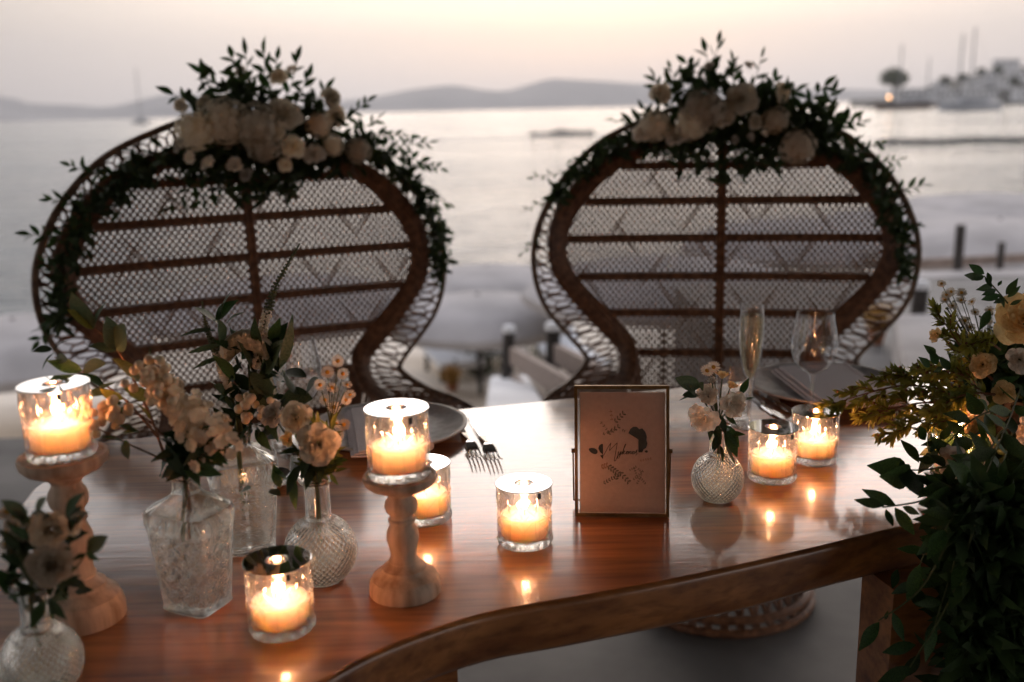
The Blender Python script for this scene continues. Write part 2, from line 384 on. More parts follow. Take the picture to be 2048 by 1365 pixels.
# hills across the bay: one ridge sheet with depth
def ridge(pts, Y, depth, name):
    mb = MB(); P = cat([aty(px, py, Y) for px, py in pts], 8)
    rows = []
    for t, hs in ((0, 0), (.25, .55), (.5, 1), (1, .6), (1.6, 0)):
        row = []
        for q in P:
            h = max(q.z - SEAZ, 2)
            z = SEAZ - 3 + (h + 3) * hs
            if 0 < hs: z += h * .10 * mnoise.noise(Vector((q.x * .004, t * 5, Y * .01))) * (1 if hs < 1 else .3)
            k = 1 + (t - .5) * depth / Y
            row.append((q.x * k, Y * k, z))
        rows.append(row)
    n = len(P); vs = [p for r_ in rows for p in r_]
    mb.add(vs, [(j * n + i, j * n + i + 1, (j + 1) * n + i + 1, (j + 1) * n + i) for j in range(len(rows) - 1) for i in range(n - 1)])
    tag(put(name, mb, M['hill']), kind='structure')
ridge([(-700, 150), (-300, 170), (0, 193), (60, 206), (150, 211), (220, 213), (330, 191), (420, 190), (520, 205), (600, 222)], 4200, 1500, 'hills')
ridge([(560, 222), (640, 205), (700, 200), (760, 193), (830, 179), (900, 171), (960, 180), (1010, 182), (1050, 172), (1100, 159), (1150, 160), (1250, 167), (1340, 168), (1450, 172), (1600, 178), (1740, 180), (1900, 184), (2100, 182), (2400, 178)], 6500, 1800, 'hills')

# reef off the beach and the floating line at the right
mb = MB(); a = aty(1058, 262, 170); b_ = aty(1190, 258, 170)
prof = [(0, .2), (.06, .75), (.12, .35), (.3, .5), (.45, .95), (.6, .75), (.8, .55), (.95, .7), (1, .1)]
top = []; 
for t, h in prof:
    q = a.lerp(b_, t); top.append((q.x, q.y, SEAZ, h))
vs = []
for x, y, z, h in top: vs += [(x, y - 2.2, z - .5), (x, y - .6, z + h), (x, y + .9, z + h * .8), (x, y + 2.5, z - .5)]
mb.add(vs, [(4 * i + k, 4 * i + 4 + k, 4 * i + 5 + k, 4 * i + 1 + k) for i in range(len(top) - 1) for k in range(3)])
tag(put('reef', mb, M['rock'], smooth=False), 'low dark rocky reef in the water between the two chairs', 'reef')
mb = MB(); a = aty(1760, 284, 105); b_ = aty(2120, 291, 105); pts = [a.lerp(b_, i / 30) + Vector((0, 1.5 * math.sin(i * .5), 0)) for i in range(31)]
for q in pts: q.z = SEAZ + .12
mb.tube(pts, [.32 + .10 * (i % 2) for i in range(31)], 6)
tag(put('float_line', mb, M['rock']), 'dark floating swimming line across the water at the right', 'float line')

# ---------------- headland with houses, quay, tree and boats
mb = MB(); HY = 720
hp = [(1700, 199), (1760, 197), (1800, 190), (1850, 172), (1880, 160), (1930, 150), (1960, 140), (2000, 130), (2060, 124), (2160, 120), (2300, 118)]
P = cat([aty(px, py, HY) for px, py in hp], 5); n = len(P); vs = []
for t, hs in ((-.5, 0), (-.1, .45), (.5, 1), (1.4, .8), (2.4, 0)):
    for q in P:
        k = 1 + t * 140 / HY; h = max(q.z - SEAZ, .5)
        vs.append((q.x * k, HY * k, SEAZ - 1 + (h + 1) * hs + h * .08 * mnoise.noise(Vector((q.x * .02, t * 3, 0)))))
mb.add(vs, [(j * n + i, j * n + i + 1, (j + 1) * n + i + 1, (j + 1) * n + i) for j in range(4) for i in range(n - 1)])
tag(put('headland', mb, M['earth']), kind='structure')
mb = MB(); q0 = aty(1745, 203, 600); q1 = aty(2200, 203, 600)
mb.box(((q0.x + q1.x) / 2, 606, SEAZ + .5), (q1.x - q0.x, 14, 2.4)); tag(put('quay', mb, M['rock'], smooth=False), kind='structure')

houses = [(1815, 188, 40, 16, 'leftmost'), (1858, 186, 30, 13, ''), (1895, 190, 34, 14, ''), (1935, 188, 36, 15, ''), (1972, 190, 32, 18, ''), (1880, 170, 24, 10, ''), (1945, 163, 30, 12, ''), (1978, 152, 34, 14, ''), (2010, 165, 30, 14, ''), (2035, 150, 34, 14, ''), (2012, 126, 44, 10, 'top'), (2040, 190, 26, 22, '')]
hl = ['white flat-roofed house nearest the round tree on the shore', 'small white waterfront house second from the round tree', 'white waterfront house behind the bow of the white yacht', 'white waterfront house behind the middle of the white yacht',
      'white waterfront house behind the stern of the white yacht', 'little white house at the foot of the twin masts', 'white house halfway up the headland beside the masts', 'white house high on the headland right of the masts',
      'white house on the middle slope near the right edge', 'white house high on the slope at the right edge', 'long pale building crowning the headland', 'tall white house on the shore at the right edge']
for (px, py, wp, hpx, _), lab in zip(houses, hl):
    Y = 625 if py > 182 else 690 + (175 - py) * 1.2
    c0 = aty(px, py + hpx / 2, Y); sc = Y / FPX; W, Hh = wp * sc, hpx * sc
    t_ = thing('house', lab, 'house', (c0.x, Y, c0.z), group='houses on the headland')
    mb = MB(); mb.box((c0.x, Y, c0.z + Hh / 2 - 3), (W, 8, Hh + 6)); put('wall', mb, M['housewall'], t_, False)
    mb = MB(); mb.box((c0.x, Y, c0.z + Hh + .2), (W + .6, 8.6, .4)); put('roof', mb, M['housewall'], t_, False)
    k = 3 if wp > 30 else 2
    for i in range(k):
        mb = MB(); mb.box((c0.x + W * ((i + .5) / k - .5), Y - 4.02, c0.z + Hh * .5), (1.5, .12, 2.0)); put('window', mb, M['window'], t_, False)

def leafmesh(name, wd=.38, fold=.10, curl=.12, mat_=None, tipsharp=1.0, rows=6):
    mb = MB(); vs = []
    for i in range(rows + 1):
        t = i / rows
        ww = wd * .5 * (math.sin(math.pi * t ** .85) ** (.75 if tipsharp < 1 else 1.0)) if 0 < t < 1 else .012
        z = -curl * (t - .3) ** 2
        vs += [(t, -ww, z + fold * ww * 2), (t, 0, z), (t, ww, z + fold * ww * 2)]
    fs = []
    for i in range(rows):
        a = 3 * i; fs += [(a, a + 3, a + 4, a + 1), (a + 1, a + 4, a + 5, a + 2)]
    mb.add(vs, fs); return mb.mesh(name, mat_)
LEAF = dict(ruscus=leafmesh('ruscus_leaf', .40, .14, .22, M['ruscus']), ruscus2=leafmesh('ruscus_leaf_b', .34, .10, -.18, M['ruscus']),
            euca=leafmesh('eucalyptus_leaf', .52, .10, .15, M['euca'], .5), round=leafmesh('round_leaf', .72, .08, .2, M['euca'], .5), olive=leafmesh('olive_leaf', .46, .1, .15, M['olive'], .5),
            myrtle=leafmesh('myrtle_leaf', .30, .15, .1, M['myrtle'], rows=4), dark=leafmesh('dark_leaf', .36, .12, .25, M['dark']), thin=leafmesh('narrow_leaf', .20, .15, .35, M['euca']))
def leafadd(mb, Mx, wd=.36, mi=0, curl=.18):
    vs = []; 
    for t, ww in ((0, .02), (.3, .46), (.65, .40), (1, .0)):
        z = -curl * (t - .3) ** 2
        vs += [Mx @ Vector((t, -ww * wd, z + ww * .06)), Mx @ Vector((t, 0, z)), Mx @ Vector((t, ww * wd, z + ww * .06))]
    mb.add(vs, [q for i in range(3) for q in ((3 * i, 3 * i + 3, 3 * i + 4, 3 * i + 1), (3 * i + 1, 3 * i + 4, 3 * i + 5, 3 * i + 2))], mi)

# the round tree on the quay
tc_ = aty(1790, 158, 610); tb_ = aty(1786, 200, 610)
t_ = thing('tree', 'round dark tree standing on the quay by the dark boat', 'tree', (tb_.x, 610, SEAZ + 1.6))
mb = MB(); mb.tube([(tb_.x, 610, SEAZ + 1), (tb_.x - .3, 610, SEAZ + 5), (tc_.x, 610, tc_.z - 3)], [.8, .6, .4], 8)
for a in range(5):
    d = Vector((math.cos(a * 1.3) * 4, math.sin(a * 1.3) * 3, 3 + a * .5)); mb.tube([(tb_.x - .3, 610, SEAZ + 5), tc_ + d * .3 - Vector((0, 0, 2)), tc_ + d], [.35, .22, .08], 5)
put('trunk', mb, M['blackwood'], t_)
mb = MB()
for i in range(1500):
    while True:
        d = rv()
        if .25 < d.length < 1: break
    lump = 1 + .25 * mnoise.noise(d * 2.1)
    q = tc_ + Vector((d.x * 8.6 * lump, d.y * 7, d.z * 5.2 * lump + (1.0 if d.x < .2 else 0)))
    leafadd(mb, frame(rv(), rv(), q, random.uniform(.9, 1.8)), .6)
put('crown', mb, M['mosstree'], t_, kind='stuff')

def hilltree(px, py, Y, wpx, hpx, label):
    b = aty(px, py, Y); sc = Y / FPX; W, Hh = wpx * sc, hpx * sc; t_ = thing('tree', label, 'tree', tuple(b), group='dark trees on the headland')
    mb = MB(); mb.tube([b - Vector((0, 0, 2)), b + Vector((0, 0, Hh * .5))], [.5, .2], 6); put('trunk', mb, M['blackwood'], t_)
    mb = MB()
    for i in range(420):
        while True:
            d = rv()
            if d.length < 1: break
        q = b + Vector((d.x * W * .5, d.y * W * .4, Hh * .55 + d.z * Hh * .45 * (1 + .3 * mnoise.noise(d * 2 + b)))); leafadd(mb, frame(rv(), rv(), q, random.uniform(.9, 1.7)), .6)
    put('crown', mb, M['mosstree'], t_, kind='stuff')
for px, py, w_, h_, lab in ((1890, 168, 26, 18, 'dark tree just left of the twin masts'), (1925, 162, 26, 16, 'dark tree behind the twin masts'), (1962, 148, 22, 12, 'dark tree high on the headland right of the masts'), (1996, 146, 24, 14, 'dark tree below the long building on the headland'), (2028, 172, 24, 20, 'dark tree among the houses at the right edge')):
    hilltree(px, py, 660 if py > 165 else 700, w_ * .8, h_ * .8, lab)
def boat(name, label, x0px, x1px, wl, Y, hull, masts, cabin, lampx=None, hh=2.6):
    a = aty(x0px, wl, Y); b = aty(x1px, wl, Y); Lx = b.x - a.x
    t_ = thing(name, label, 'boat', ((a.x + b.x) / 2, Y, SEAZ))
    mb = MB(); n = 14; vs = []
    for i in range(n + 1):
        s = i / n; bw = 2.6 * (1 - abs(2 * s - 1) ** 2.6) + .15; sh = hh * (1 + .35 * (2 * s - 1) ** 2)
        x = a.x + Lx * (.04 + .92 * s); xs = a.x + Lx * s
        vs += [(x, Y - bw * .55, SEAZ - .4), (xs, Y - bw, SEAZ + sh), (xs, Y + bw, SEAZ + sh), (x, Y + bw * .55, SEAZ - .4)]
    fs = [(4 * i + k, 4 * i + 4 + k, 4 * i + 4 + (k + 1) % 4, 4 * i + (k + 1) % 4) for i in range(n) for k in range(4)] + [(0, 1, 2, 3), (4 * n + 3, 4 * n + 2, 4 * n + 1, 4 * n)]
    mb.add(vs, fs); put('hull', mb, hull, t_, False)
    for s0, s1, z0, z1 in cabin:
        mb = MB(); mb.box((a.x + Lx * (s0 + s1) / 2, Y, SEAZ + (z0 + z1) / 2), (Lx * (s1 - s0), 2.6, z1 - z0)); cb = put('cabin', mb, M['hull'], t_, False)
        mb = MB(); mb.box((a.x + Lx * (s0 + s1) / 2, Y - 1.33, SEAZ + z0 + (z1 - z0) * .6), (Lx * (s1 - s0) * .8, .06, (z1 - z0) * .35)); put('window', mb, M['window'], t_, False)
    for px, top in masts:
        p0 = aty(px, wl, Y); p1 = aty(px, top, Y)
        mb = MB(); mb.tube([(p0.x, Y, SEAZ + 1), (p0.x, Y, p1.z)], [.42, .26], 6); put('mast', mb, M['mastm'], t_)
        mb = MB(); mb.tube([(p0.x, Y, SEAZ + hh + 2.2), (p0.x + Lx * .25, Y, SEAZ + hh + 2.0)], .22, 6); put('boom', mb, M['mastm'], t_)
        mb = MB()
        for e in (a.x + .5, b.x - .5): mb.tube([(p0.x, Y, p1.z - .5), (e, Y, SEAZ + hh)], .03, 4)
        put('rigging', mb, M['mastm'], t_)
    if lampx:
        p = aty(lampx[0], lampx[1], Y - 3.2); mb = MB(); mb.sphere(p, .34); put('lantern', mb, M['lamp'], t_)
        mb = MB(); mb.tube([(p.x, p.y + .3, SEAZ + 1), (p.x, p.y + .3, p.z + .2)], .1, 5); put('lantern_pole', mb, M['mastm'], t_)
boat('wooden_boat', 'dark wooden boat with a lit orange lamp below the tree', 1748, 1862, 211, 480, M['darkhull'], [(1797, 88)], [(.45, .9, 2.6, 5.2)], (1778, 195))
boat('yacht', 'white yacht with two tall masts below the headland', 1874, 2006, 221, 380, M['hull'], [(1915, 68), (1938, 55)], [(.3, .75, 2.2, 4.4)], None, 2.4)
boat('sailboat', 'faint sailboat mast at the far left above the hills', 262, 300, 243, 700, M['hull'], [(282, 135)], [(.35, .7, 2.0, 3.4)], None, 2.0)
boat('fishing_boat', 'small boat with a short thin mast between tree and yacht', 1838, 1880, 205, 560, M['darkhull'], [(1853, 115)], [(.3, .6, 2.0, 4.2)], None, 2.2)

def onbeach(px, py):
    y = 5.0
    while y < 26:
        q = aty(px, py, y)
        if q.z <= beach_z(q.x, y): return q
        y += .1
    return q
# ---------------- beach parasols
def parasol(px, py, Y, rad, label, h=.36):
    ap = aty(px, py, Y); gz = beach_z(ap.x, Y)
    t_ = thing('beach_parasol', label, 'parasol', (ap.x, Y, gz), group='grey parasols on the beach')
    mb = MB(); mb.tube([(ap.x, Y, gz - .2), (ap.x, Y, ap.z - .02)], .035, 8); put('pole', mb, M['blackwood'], t_)
    mb = MB(); seg = 32; prof = [(0, 0), (.18, .015), (.4, .10), (.7, .30), (.9, .62), (1.0, 1.0), (1.0, 1.22)]
    def dsp(th, z, fl): return -rad * .03 * abs(math.sin(4 * th)) * fl
    top = [(r_ * rad, ap.z - z * h, r_) for r_, z in prof]; bot = [(max(r_ * rad - .02, 0), ap.z - z * h - .03, r_) for r_, z in reversed(prof)]
    mb.lathe(top + bot, seg, 0, (ap.x, Y, 0), dsp); put('canopy', mb, M['canvas'], t_)
    for k in range(8):
        th = math.pi / 8 + k * math.pi / 4
        mb = MB(); mb.tube([(ap.x + r_ * rad * .97 * math.cos(th), Y + r_ * rad * .97 * math.sin(th), ap.z - z * h - .045) for r_, z in prof[:6]], .012, 5); put('rib', mb, M['greywood'], t_)
    mb = MB(); mb.sphere((ap.x, Y, ap.z + .012), .03, 8, 6); put('finial', mb, M['canvas'], t_)
parasol(955, 590, 13.0, 1.25, 'nearest grey parasol in the gap between the two chairs')
parasol(972, 533, 16.0, 1.5, 'farther grey parasol rising behind the one between the chairs')
parasol(25, 640, 10.8, 1.5, 'grey parasol at the far left beside the left chair')
parasol(560, 560, 12.6, 1.7, 'grey parasol seen through the left chair back')
parasol(1330, 520, 11.6, 1.7, 'grey parasol seen through the left half of the right chair back')
parasol(1610, 440, 14.5, 1.8, 'grey parasol seen through the right half of the right chair back')
parasol(1985, 388, 17.5, 2.0, 'farthest grey parasol near the water at the right edge')
parasol(1815, 418, 16.5, 1.7, 'grey parasol just right of the right chair')
parasol(2000, 440, 12.8, 1.75, 'broad grey parasol behind the plain black post')

# ---------------- posts, stair walls, rails below the terrace
def post(px, py, pyb, Y, rad, label, capped=True, lean=0.0):
    tp = aty(px, py, Y); gz = beach_z(tp.x, Y)
    t_ = thing('fence_post', label, 'post', (tp.x + lean, Y, gz), group='timber posts below the terrace')
    mb = MB(); mb.tube([(tp.x + lean, Y, gz - .1), (tp.x, Y, tp.z)], [rad * 1.05, rad], 12); put('shaft', mb, M['blackwood'], t_)
    if capped:
        mb = MB(); mb.lathe([(0, tp.z + .055), (rad * .9, tp.z + .05), (rad * 1.05, tp.z + .035), (rad * 1.05, tp.z + .001), (0, tp.z + .001)], 14, 0, (tp.x, Y, 0)); put('cap', mb, M['white'], t_)
post(1018, 665, 770, 7.2, .045, 'leaning dark post with pale cap, left of the pair between chairs', True, -.11)
post(1106, 660, 760, 6.6, .05, 'upright dark post with pale cap beside the right chair', True)
post(1922, 450, 545, 9.5, .045, 'plain black post without cap in front of the right parasols', False)
post(1842, 578, 720, 6.4, .05, 'dark post with pale cap beside the flower arrangement', True, -.08)
post(2004, 485, 560, 10.5, .035, 'thin black post near the right edge behind the rail', False)
def rail(a, b, label, th=.05, hh=.13):
    t_ = thing('timber_rail', label, 'rail', a, group='weathered rails of the beach stairs')
    d = (b - a); nrm = Vector((d.y, -d.x, 0)).normalized(); up = Vector((0, 0, 1))
    for k in range(2):
        o = up * (-k * .21); vs = []
        for e in (a, b):
            for sx_, sz in ((-1, -1), (1, -1), (1, 1), (-1, 1)): vs.append(e + o + nrm * sx_ * th / 2 + up * sz * hh / 2)
        mb = MB(); mb.add(vs, [(0, 1, 2, 3), (7, 6, 5, 4), (0, 4, 5, 1), (1, 5, 6, 2), (2, 6, 7, 3), (3, 7, 4, 0)]); put('plank', mb, M['greywood'], t_, False)
rail(aty(1190, 812, 4.25), aty(1026, 712, 7.1), 'weathered rail running down to the leaning post')
rail(aty(1225, 770, 4.6), aty(1112, 706, 6.6), 'weathered rail running down to the upright post by the right chair')
rail(aty(1800, 530, 10.4), aty(2080, 515, 10.8), 'dark horizontal rail under the parasols at the right', .06, .10)
def stairwall(pts, wd, label, m_='white'):
    a, b = pts; t_ = thing('stair_wall', label, 'wall', (a.x, a.y, beach_z(a.x, a.y)))
    mb = MB(); n = 10; vs = []
    for i in range(n + 1):
        q = a.lerp(b, i / n); g = -3.0
        vs += [(q.x - wd / 2, q.y, g), (q.x - wd / 2, q.y, q.z - .02), (q.x - wd / 2 + .02, q.y, q.z), (q.x + wd / 2 - .02, q.y, q.z), (q.x + wd / 2, q.y, q.z - .02), (q.x + wd / 2, q.y, g)]
    mb.add(vs, [(6 * i + k, 6 * i + 6 + k, 6 * i + 7 + k, 6 * i + 1 + k) for i in range(n) for k in range(5)] + [tuple(range(5, -1, -1)), tuple(6 * n + k for k in range(6))])
    put('coping', mb, M[m_], t_, False)
stairwall((aty(1036, 825, 4.15), aty(1018, 752, 7.6)), .30, 'white sloping stair wall between the two chairs')
stairwall((aty(1925, 745, 4.1), aty(1866, 628, 6.3)), .50, 'white sloping stair wall behind the flower arrangement, its shade coloured in grey', 'canvas')  # white plaster wall; the grey cloth colour stands in for its shade
# low pale wall and paving to the right
q = aty(1930, 555, 9.0)
mb = MB(); mb.box((q.x + 2.0, 9.2, q.z - .8), (7.0, .35, 1.6)); tag(put('low_wall', mb, M['canvas'], smooth=False), 'long low grey wall under the right parasols', 'wall')
mb = MB(); mb.box((4.3, 6.6, -.75), (5.6, 4.8, .9)); tag(put('landing', mb, M['concrete'], smooth=False), kind='structure')
# planters with dry grass
def planter(b, label, s=1.0):
    gz = b.z; Y = b.y
    t_ = thing('planter', label, 'plant', (b.x, Y, gz))
    mb = MB(); mb.lathe([(0, gz), (.10 * s, gz), (.15 * s, gz + .22 * s), (.17 * s, gz + .25 * s), (.15 * s, gz + .25 * s), (.13 * s, gz + .20 * s), (0, gz + .20 * s)], 20, 0, (b.x, Y, 0)); put('pot', mb, M['terracotta'], t_)
    mb = MB()
    for i in range(160):
        d = Vector((random.gauss(0, .35), random.gauss(0, .35), 1)).normalized()
        leafadd(mb, frame(d, rv(), (b.x + random.uniform(-.09, .09) * s, Y + random.uniform(-.09, .09) * s, gz + .2 * s), random.uniform(.25, .55) * s), .08, 0, .5)
    put('grass', mb, M['drygrass'], t_, kind='stuff')
planter(onbeach(905, 785), 'dry orange grass in a pot beside the left chair', .58)
planter(onz(1752, 688, -.30), 'terracotta pot with dry grass right of the right chair', .42)

# shrubs and loungers on the sand
def shrub(px, py, Y, w_, h_, label):
    b = onbeach(px, py); w_ *= b.y / Y; h_ *= b.y / Y; t_ = thing('shrub', label, 'shrub', tuple(b), group='low shrubs on the sand')
    mb = MB(); mf = MB()
    for i in range(9):
        d = Vector((random.gauss(0, .4), random.gauss(0, .4), 1)).normalized(); mb.tube([b - Vector((0, 0, .3)), b + d * h_ * .8], [.012, .004], 5)
    for i in range(420):
        q = b + Vector((random.gauss(0, w_ * .4), random.gauss(0, w_ * .4), h_ * random.random() ** .8)); leafadd(mf, frame(rv(), rv(), q, random.uniform(.05, .11)), .4)
    put('branches', mb, M['twig'], t_); put('leaves', mf, M['mosstree'], t_, kind='stuff')
shrub(965, 752, 9.0, .30, .25, 'low green shrub on the sand left of the leaning post')
shrub(1085, 720, 10.5, .35, .22, 'low green shrub on the sand between the two capped posts')
shrub(1430, 690, 8.0, .6, .5, 'green shrub seen through the bottom of the right chair')
shrub(1595, 650, 9.0, .6, .7, 'tall green shrub seen through the right side of the right chair')
def lounger(px, py, Y, yaw, label):
    b = aty(px, py, Y); b.z = beach_z(b.x, Y); t_ = thing('sun_lounger', label, 'sun lounger', tuple(b), yaw, 'sun loungers on the sand')
    mb = MB(); mb.box((0, 0, .30), (.66, 1.25, .09)); put('mattress', mb, M['white'], t_, False, world=False)
    mb = MB(); mb.box((0, .86, .46), (.66, .62, .09), 0, Matrix.Rotation(R(32), 3, 'X')); put('backrest', mb, M['white'], t_, False, world=False)
    for x in (-.28, .28):
        for y in (-.5, .5): mb = MB(); mb.box((x, y, .06), (.06, .06, .40)); put('leg', mb, M['blackwood'], t_, False, world=False)
lounger(905, 735, 14.5, .3, 'pale sun lounger on the sand just right of the left chair')
lounger(1000, 722, 15.5, .2, 'pale sun lounger on the sand behind the leaning post')
lounger(1150, 700, 14.0, .3, 'pale sun lounger on the sand beside the right chair')
lounger(1840, 520, 15.0, -.3, 'pale sun lounger under the parasol right of the right chair')
lounger(2010, 545, 12.5, -.2, 'pale sun lounger near the thin black post')

# ---------------- roof over the terrace and the wall behind the camera
rt = thing('pergola', 'dark reed roof of the terrace over the table', 'pergola', (0, .5, 0))
mb = MB(); mb.box((0, .60, 2.62), (9.4, 9.0, .12)); put('roof', mb, M['reed'], rt, False)
for i in range(7):
    mb = MB(); mb.box((-4.2 + i * 1.4, .60, 2.51), (.09, 8.9, .10)); put('rafter', mb, M['blackwood'], rt, False)
for x in (-4.6, 4.6):
    for y in (-3.6, 3.6):
        mb = MB(); mb.box((x, y, 1.22), (.16, .16, 2.44)); put('post', mb, M['blackwood'], rt, False)
mb = MB(); mb.box((0, -4.2, 1.35), (9.4, .2, 2.7)); tag(put('house_wall', mb, M['wall'], smooth=False), 'unseen rendered wall of the restaurant behind the viewer, toned warm for fill light', 'wall')

# ================================================================== TABLE
TZ = .76
ex = Vector((math.cos(TANG), math.sin(TANG), 0)); ey = Vector((-math.sin(TANG), math.cos(TANG), 0))
front = [onz(*q, TZ) for q in [(430, 1480), (560, 1415), (650, 1365), (720, 1325), (780, 1297), (850, 1270), (920, 1246), (1000, 1225), (1100, 1207), (1200, 1190), (1350, 1162), (1500, 1130), (1650, 1095), (1840, 1050)]]
front[0:1] = [onz(200, 1640, TZ)]
f_end = front[-1]
front += [f_end + ex * .25 + ey * .02, f_end + ex * .48 + ey * .01]
bl = onz(206, 881, TZ); br = onz(1860, 728, TZ)
back = [br + (br - bl).normalized() * .12, br, onz(1400, 772, TZ) + ey * .006, onz(930, 816, TZ), bl]
left = [onz(65, 975, TZ), onz(0, 1095, TZ) + ex * -.01, onz(-60, 1300, TZ)]
outl = cat(front, 6) + cat(back, 6) + cat(left, 4)
outl = resample(outl, 220, True)
tt = thing('dining_table', 'long varnished live-edge wooden slab table', 'table', (0.3, 1.4, 0))
mb = MB(); n = len(outl); cen = sum(outl, Vector()) / n; rows = []
def inward(i, d):
    t = (outl[(i + 1) % n] - outl[i - 1]).normalized(); return outl[i] + Vector((-t.y, t.x, 0)) * d
for z, d in ((TZ, .007), (TZ - .0007, .0042), (TZ - .0024, .0018), (TZ - .0055, .0004), (TZ - .010, 0), (TZ - .034, .001), (TZ - .054, .003), (TZ - .062, .009), (TZ - .065, .016)):
    row = []
    for i in range(n):
        q = inward(i, d + (.004 * mnoise.noise(Vector((outl[i].x * 9, outl[i].y * 9, z * 30))) if 0 < d and z < TZ - .02 else 0)); row.append(Vector((q.x, q.y, z)))
    rows.append(row)
vs = [q for r_ in rows for q in r_]
fs = [tuple(range(n))] + [(j * n + i, (j + 1) * n + i, (j + 1) * n + (i + 1) % n, j * n + (i + 1) % n) for j in range(len(rows) - 1) for i in range(n)] + [tuple((len(rows) - 1) * n + i for i in range(n - 1, -1, -1))]
mb.add(vs, fs); slab = put('tabletop', mb, M['table'], tt)
slab.data.polygons[0].use_smooth = False
# slab legs
lc = onz(1788, 1182, TZ - .067)
for c0 in (lc + ex * .25 + ey * .035, bl + ex * .30 - ey * .30):
    mb = MB(); mb.box((c0.x, c0.y, (TZ - .065) / 2), (.50, .07, TZ - .067), 0, Matrix.Rotation(TANG, 3, 'Z')); put('leg', mb, M['table'], tt, False)
# ================================================================== CHAIRS
REC = math.sin(R(5)); CREC = math.cos(R(5))
def bp(u, v, fwd=0.0): return Vector((u, v * REC - .10 * u * u - fwd, v * CREC))
rimc = [(0, 1.315), (.10, 1.307), (.20, 1.278), (.335, 1.215), (.44, 1.113), (.50, 1.004), (.52, .915), (.512, .825), (.48, .748), (.42, .675), (.375, .62)]
boutc = [(0, 1.25), (.15, 1.235), (.25, 1.205), (.33, 1.165), (.405, 1.10), (.46, 1.014), (.474, .93), (.46, .852), (.41, .781), (.34, .703), (.285, .645)]
binc = [(0, 1.212), (.14, 1.20), (.22, 1.172), (.29, 1.135), (.355, 1.075), (.41, .995), (.427, .93), (.413, .868), (.36, .80), (.285, .725), (.24, .67)]
arm_rim = [(.375, .60, .04), (.41, .575, .12), (.46, .56, .22), (.485, .53, .33), (.47, .47, .43), (.43, .41, .49), (.36, .38, .52)]
arm_out = [(.272, .605, .05), (.285, .575, .12), (.325, .555, .21), (.36, .53, .31), (.37, .48, .40), (.35, .42, .46), (.31, .39, .48)]
arm_in = [(.228, .625, .05), (.235, .585, .12), (.27, .56, .21), (.305, .53, .30), (.32, .48, .38), (.31, .42, .43), (.28, .39, .45)]
def path(cc, arm, sgn, n=10): return [Vector((sgn * p.x, p.y, p.z)) for p in cat([bp(u, v) for u, v in cc] + [bp(u, v, f) for u, v, f in arm], n)]
panel = [(u, v) for u, v in binc] + [(.222, .60), (.217, .52), (.215, .43)]
pc = cat([Vector((u, v, 0)) for u, v in panel], 6); poly = [(p.x, p.y) for p in pc] + [(-p.x, p.y) for p in reversed(pc)][:-1]
def clip(p, d):
    """parameter intervals of the line p+t d inside poly"""
    ts = []
    for (x1, y1), (x2, y2) in zip(poly, poly[1:] + poly[:1]):
        exx, eyy = x2 - x1, y2 - y1; den = d[0] * eyy - d[1] * exx
        if abs(den) < 1e-12: continue
        t = ((x1 - p[0]) * eyy - (y1 - p[1]) * exx) / den; s = ((x1 - p[0]) * d[1] - (y1 - p[1]) * d[0]) / den
        if 0 <= s < 1: ts.append(t)
    ts.sort(); return [(ts[i], ts[i + 1]) for i in range(0, len(ts) - 1, 2)]
def strands(mb, ang, pitch, wd, th, off, seglen=.07):
    d = (math.cos(ang), math.sin(ang)); nn = (-d[1], d[0])
    k = -140
    while k <= 140:
        o = (nn[0] * k * pitch, .85 + nn[1] * k * pitch); k += 1
        for a, b in clip(o, d):
            if b - a < .01: continue
            m = max(1, int((b - a) / seglen)); vs = []
            for i in range(m + 1):
                t = a + (b - a) * i / m
                for sx_, sw in ((-1, 0), (1, 0), (1, 1), (-1, 1)):
                    u = o[0] + d[0] * t + nn[0] * sx_ * wd / 2; v = o[1] + d[1] * t + nn[1] * sx_ * wd / 2
                    vs.append(bp(u, v, off + sw * th))
            fs = [(4 * i + q, 4 * i + 4 + q, 4 * i + 4 + (q + 1) % 4, 4 * i + (q + 1) % 4) for i in range(m) for q in range(4)]
            mb.add(vs, fs)
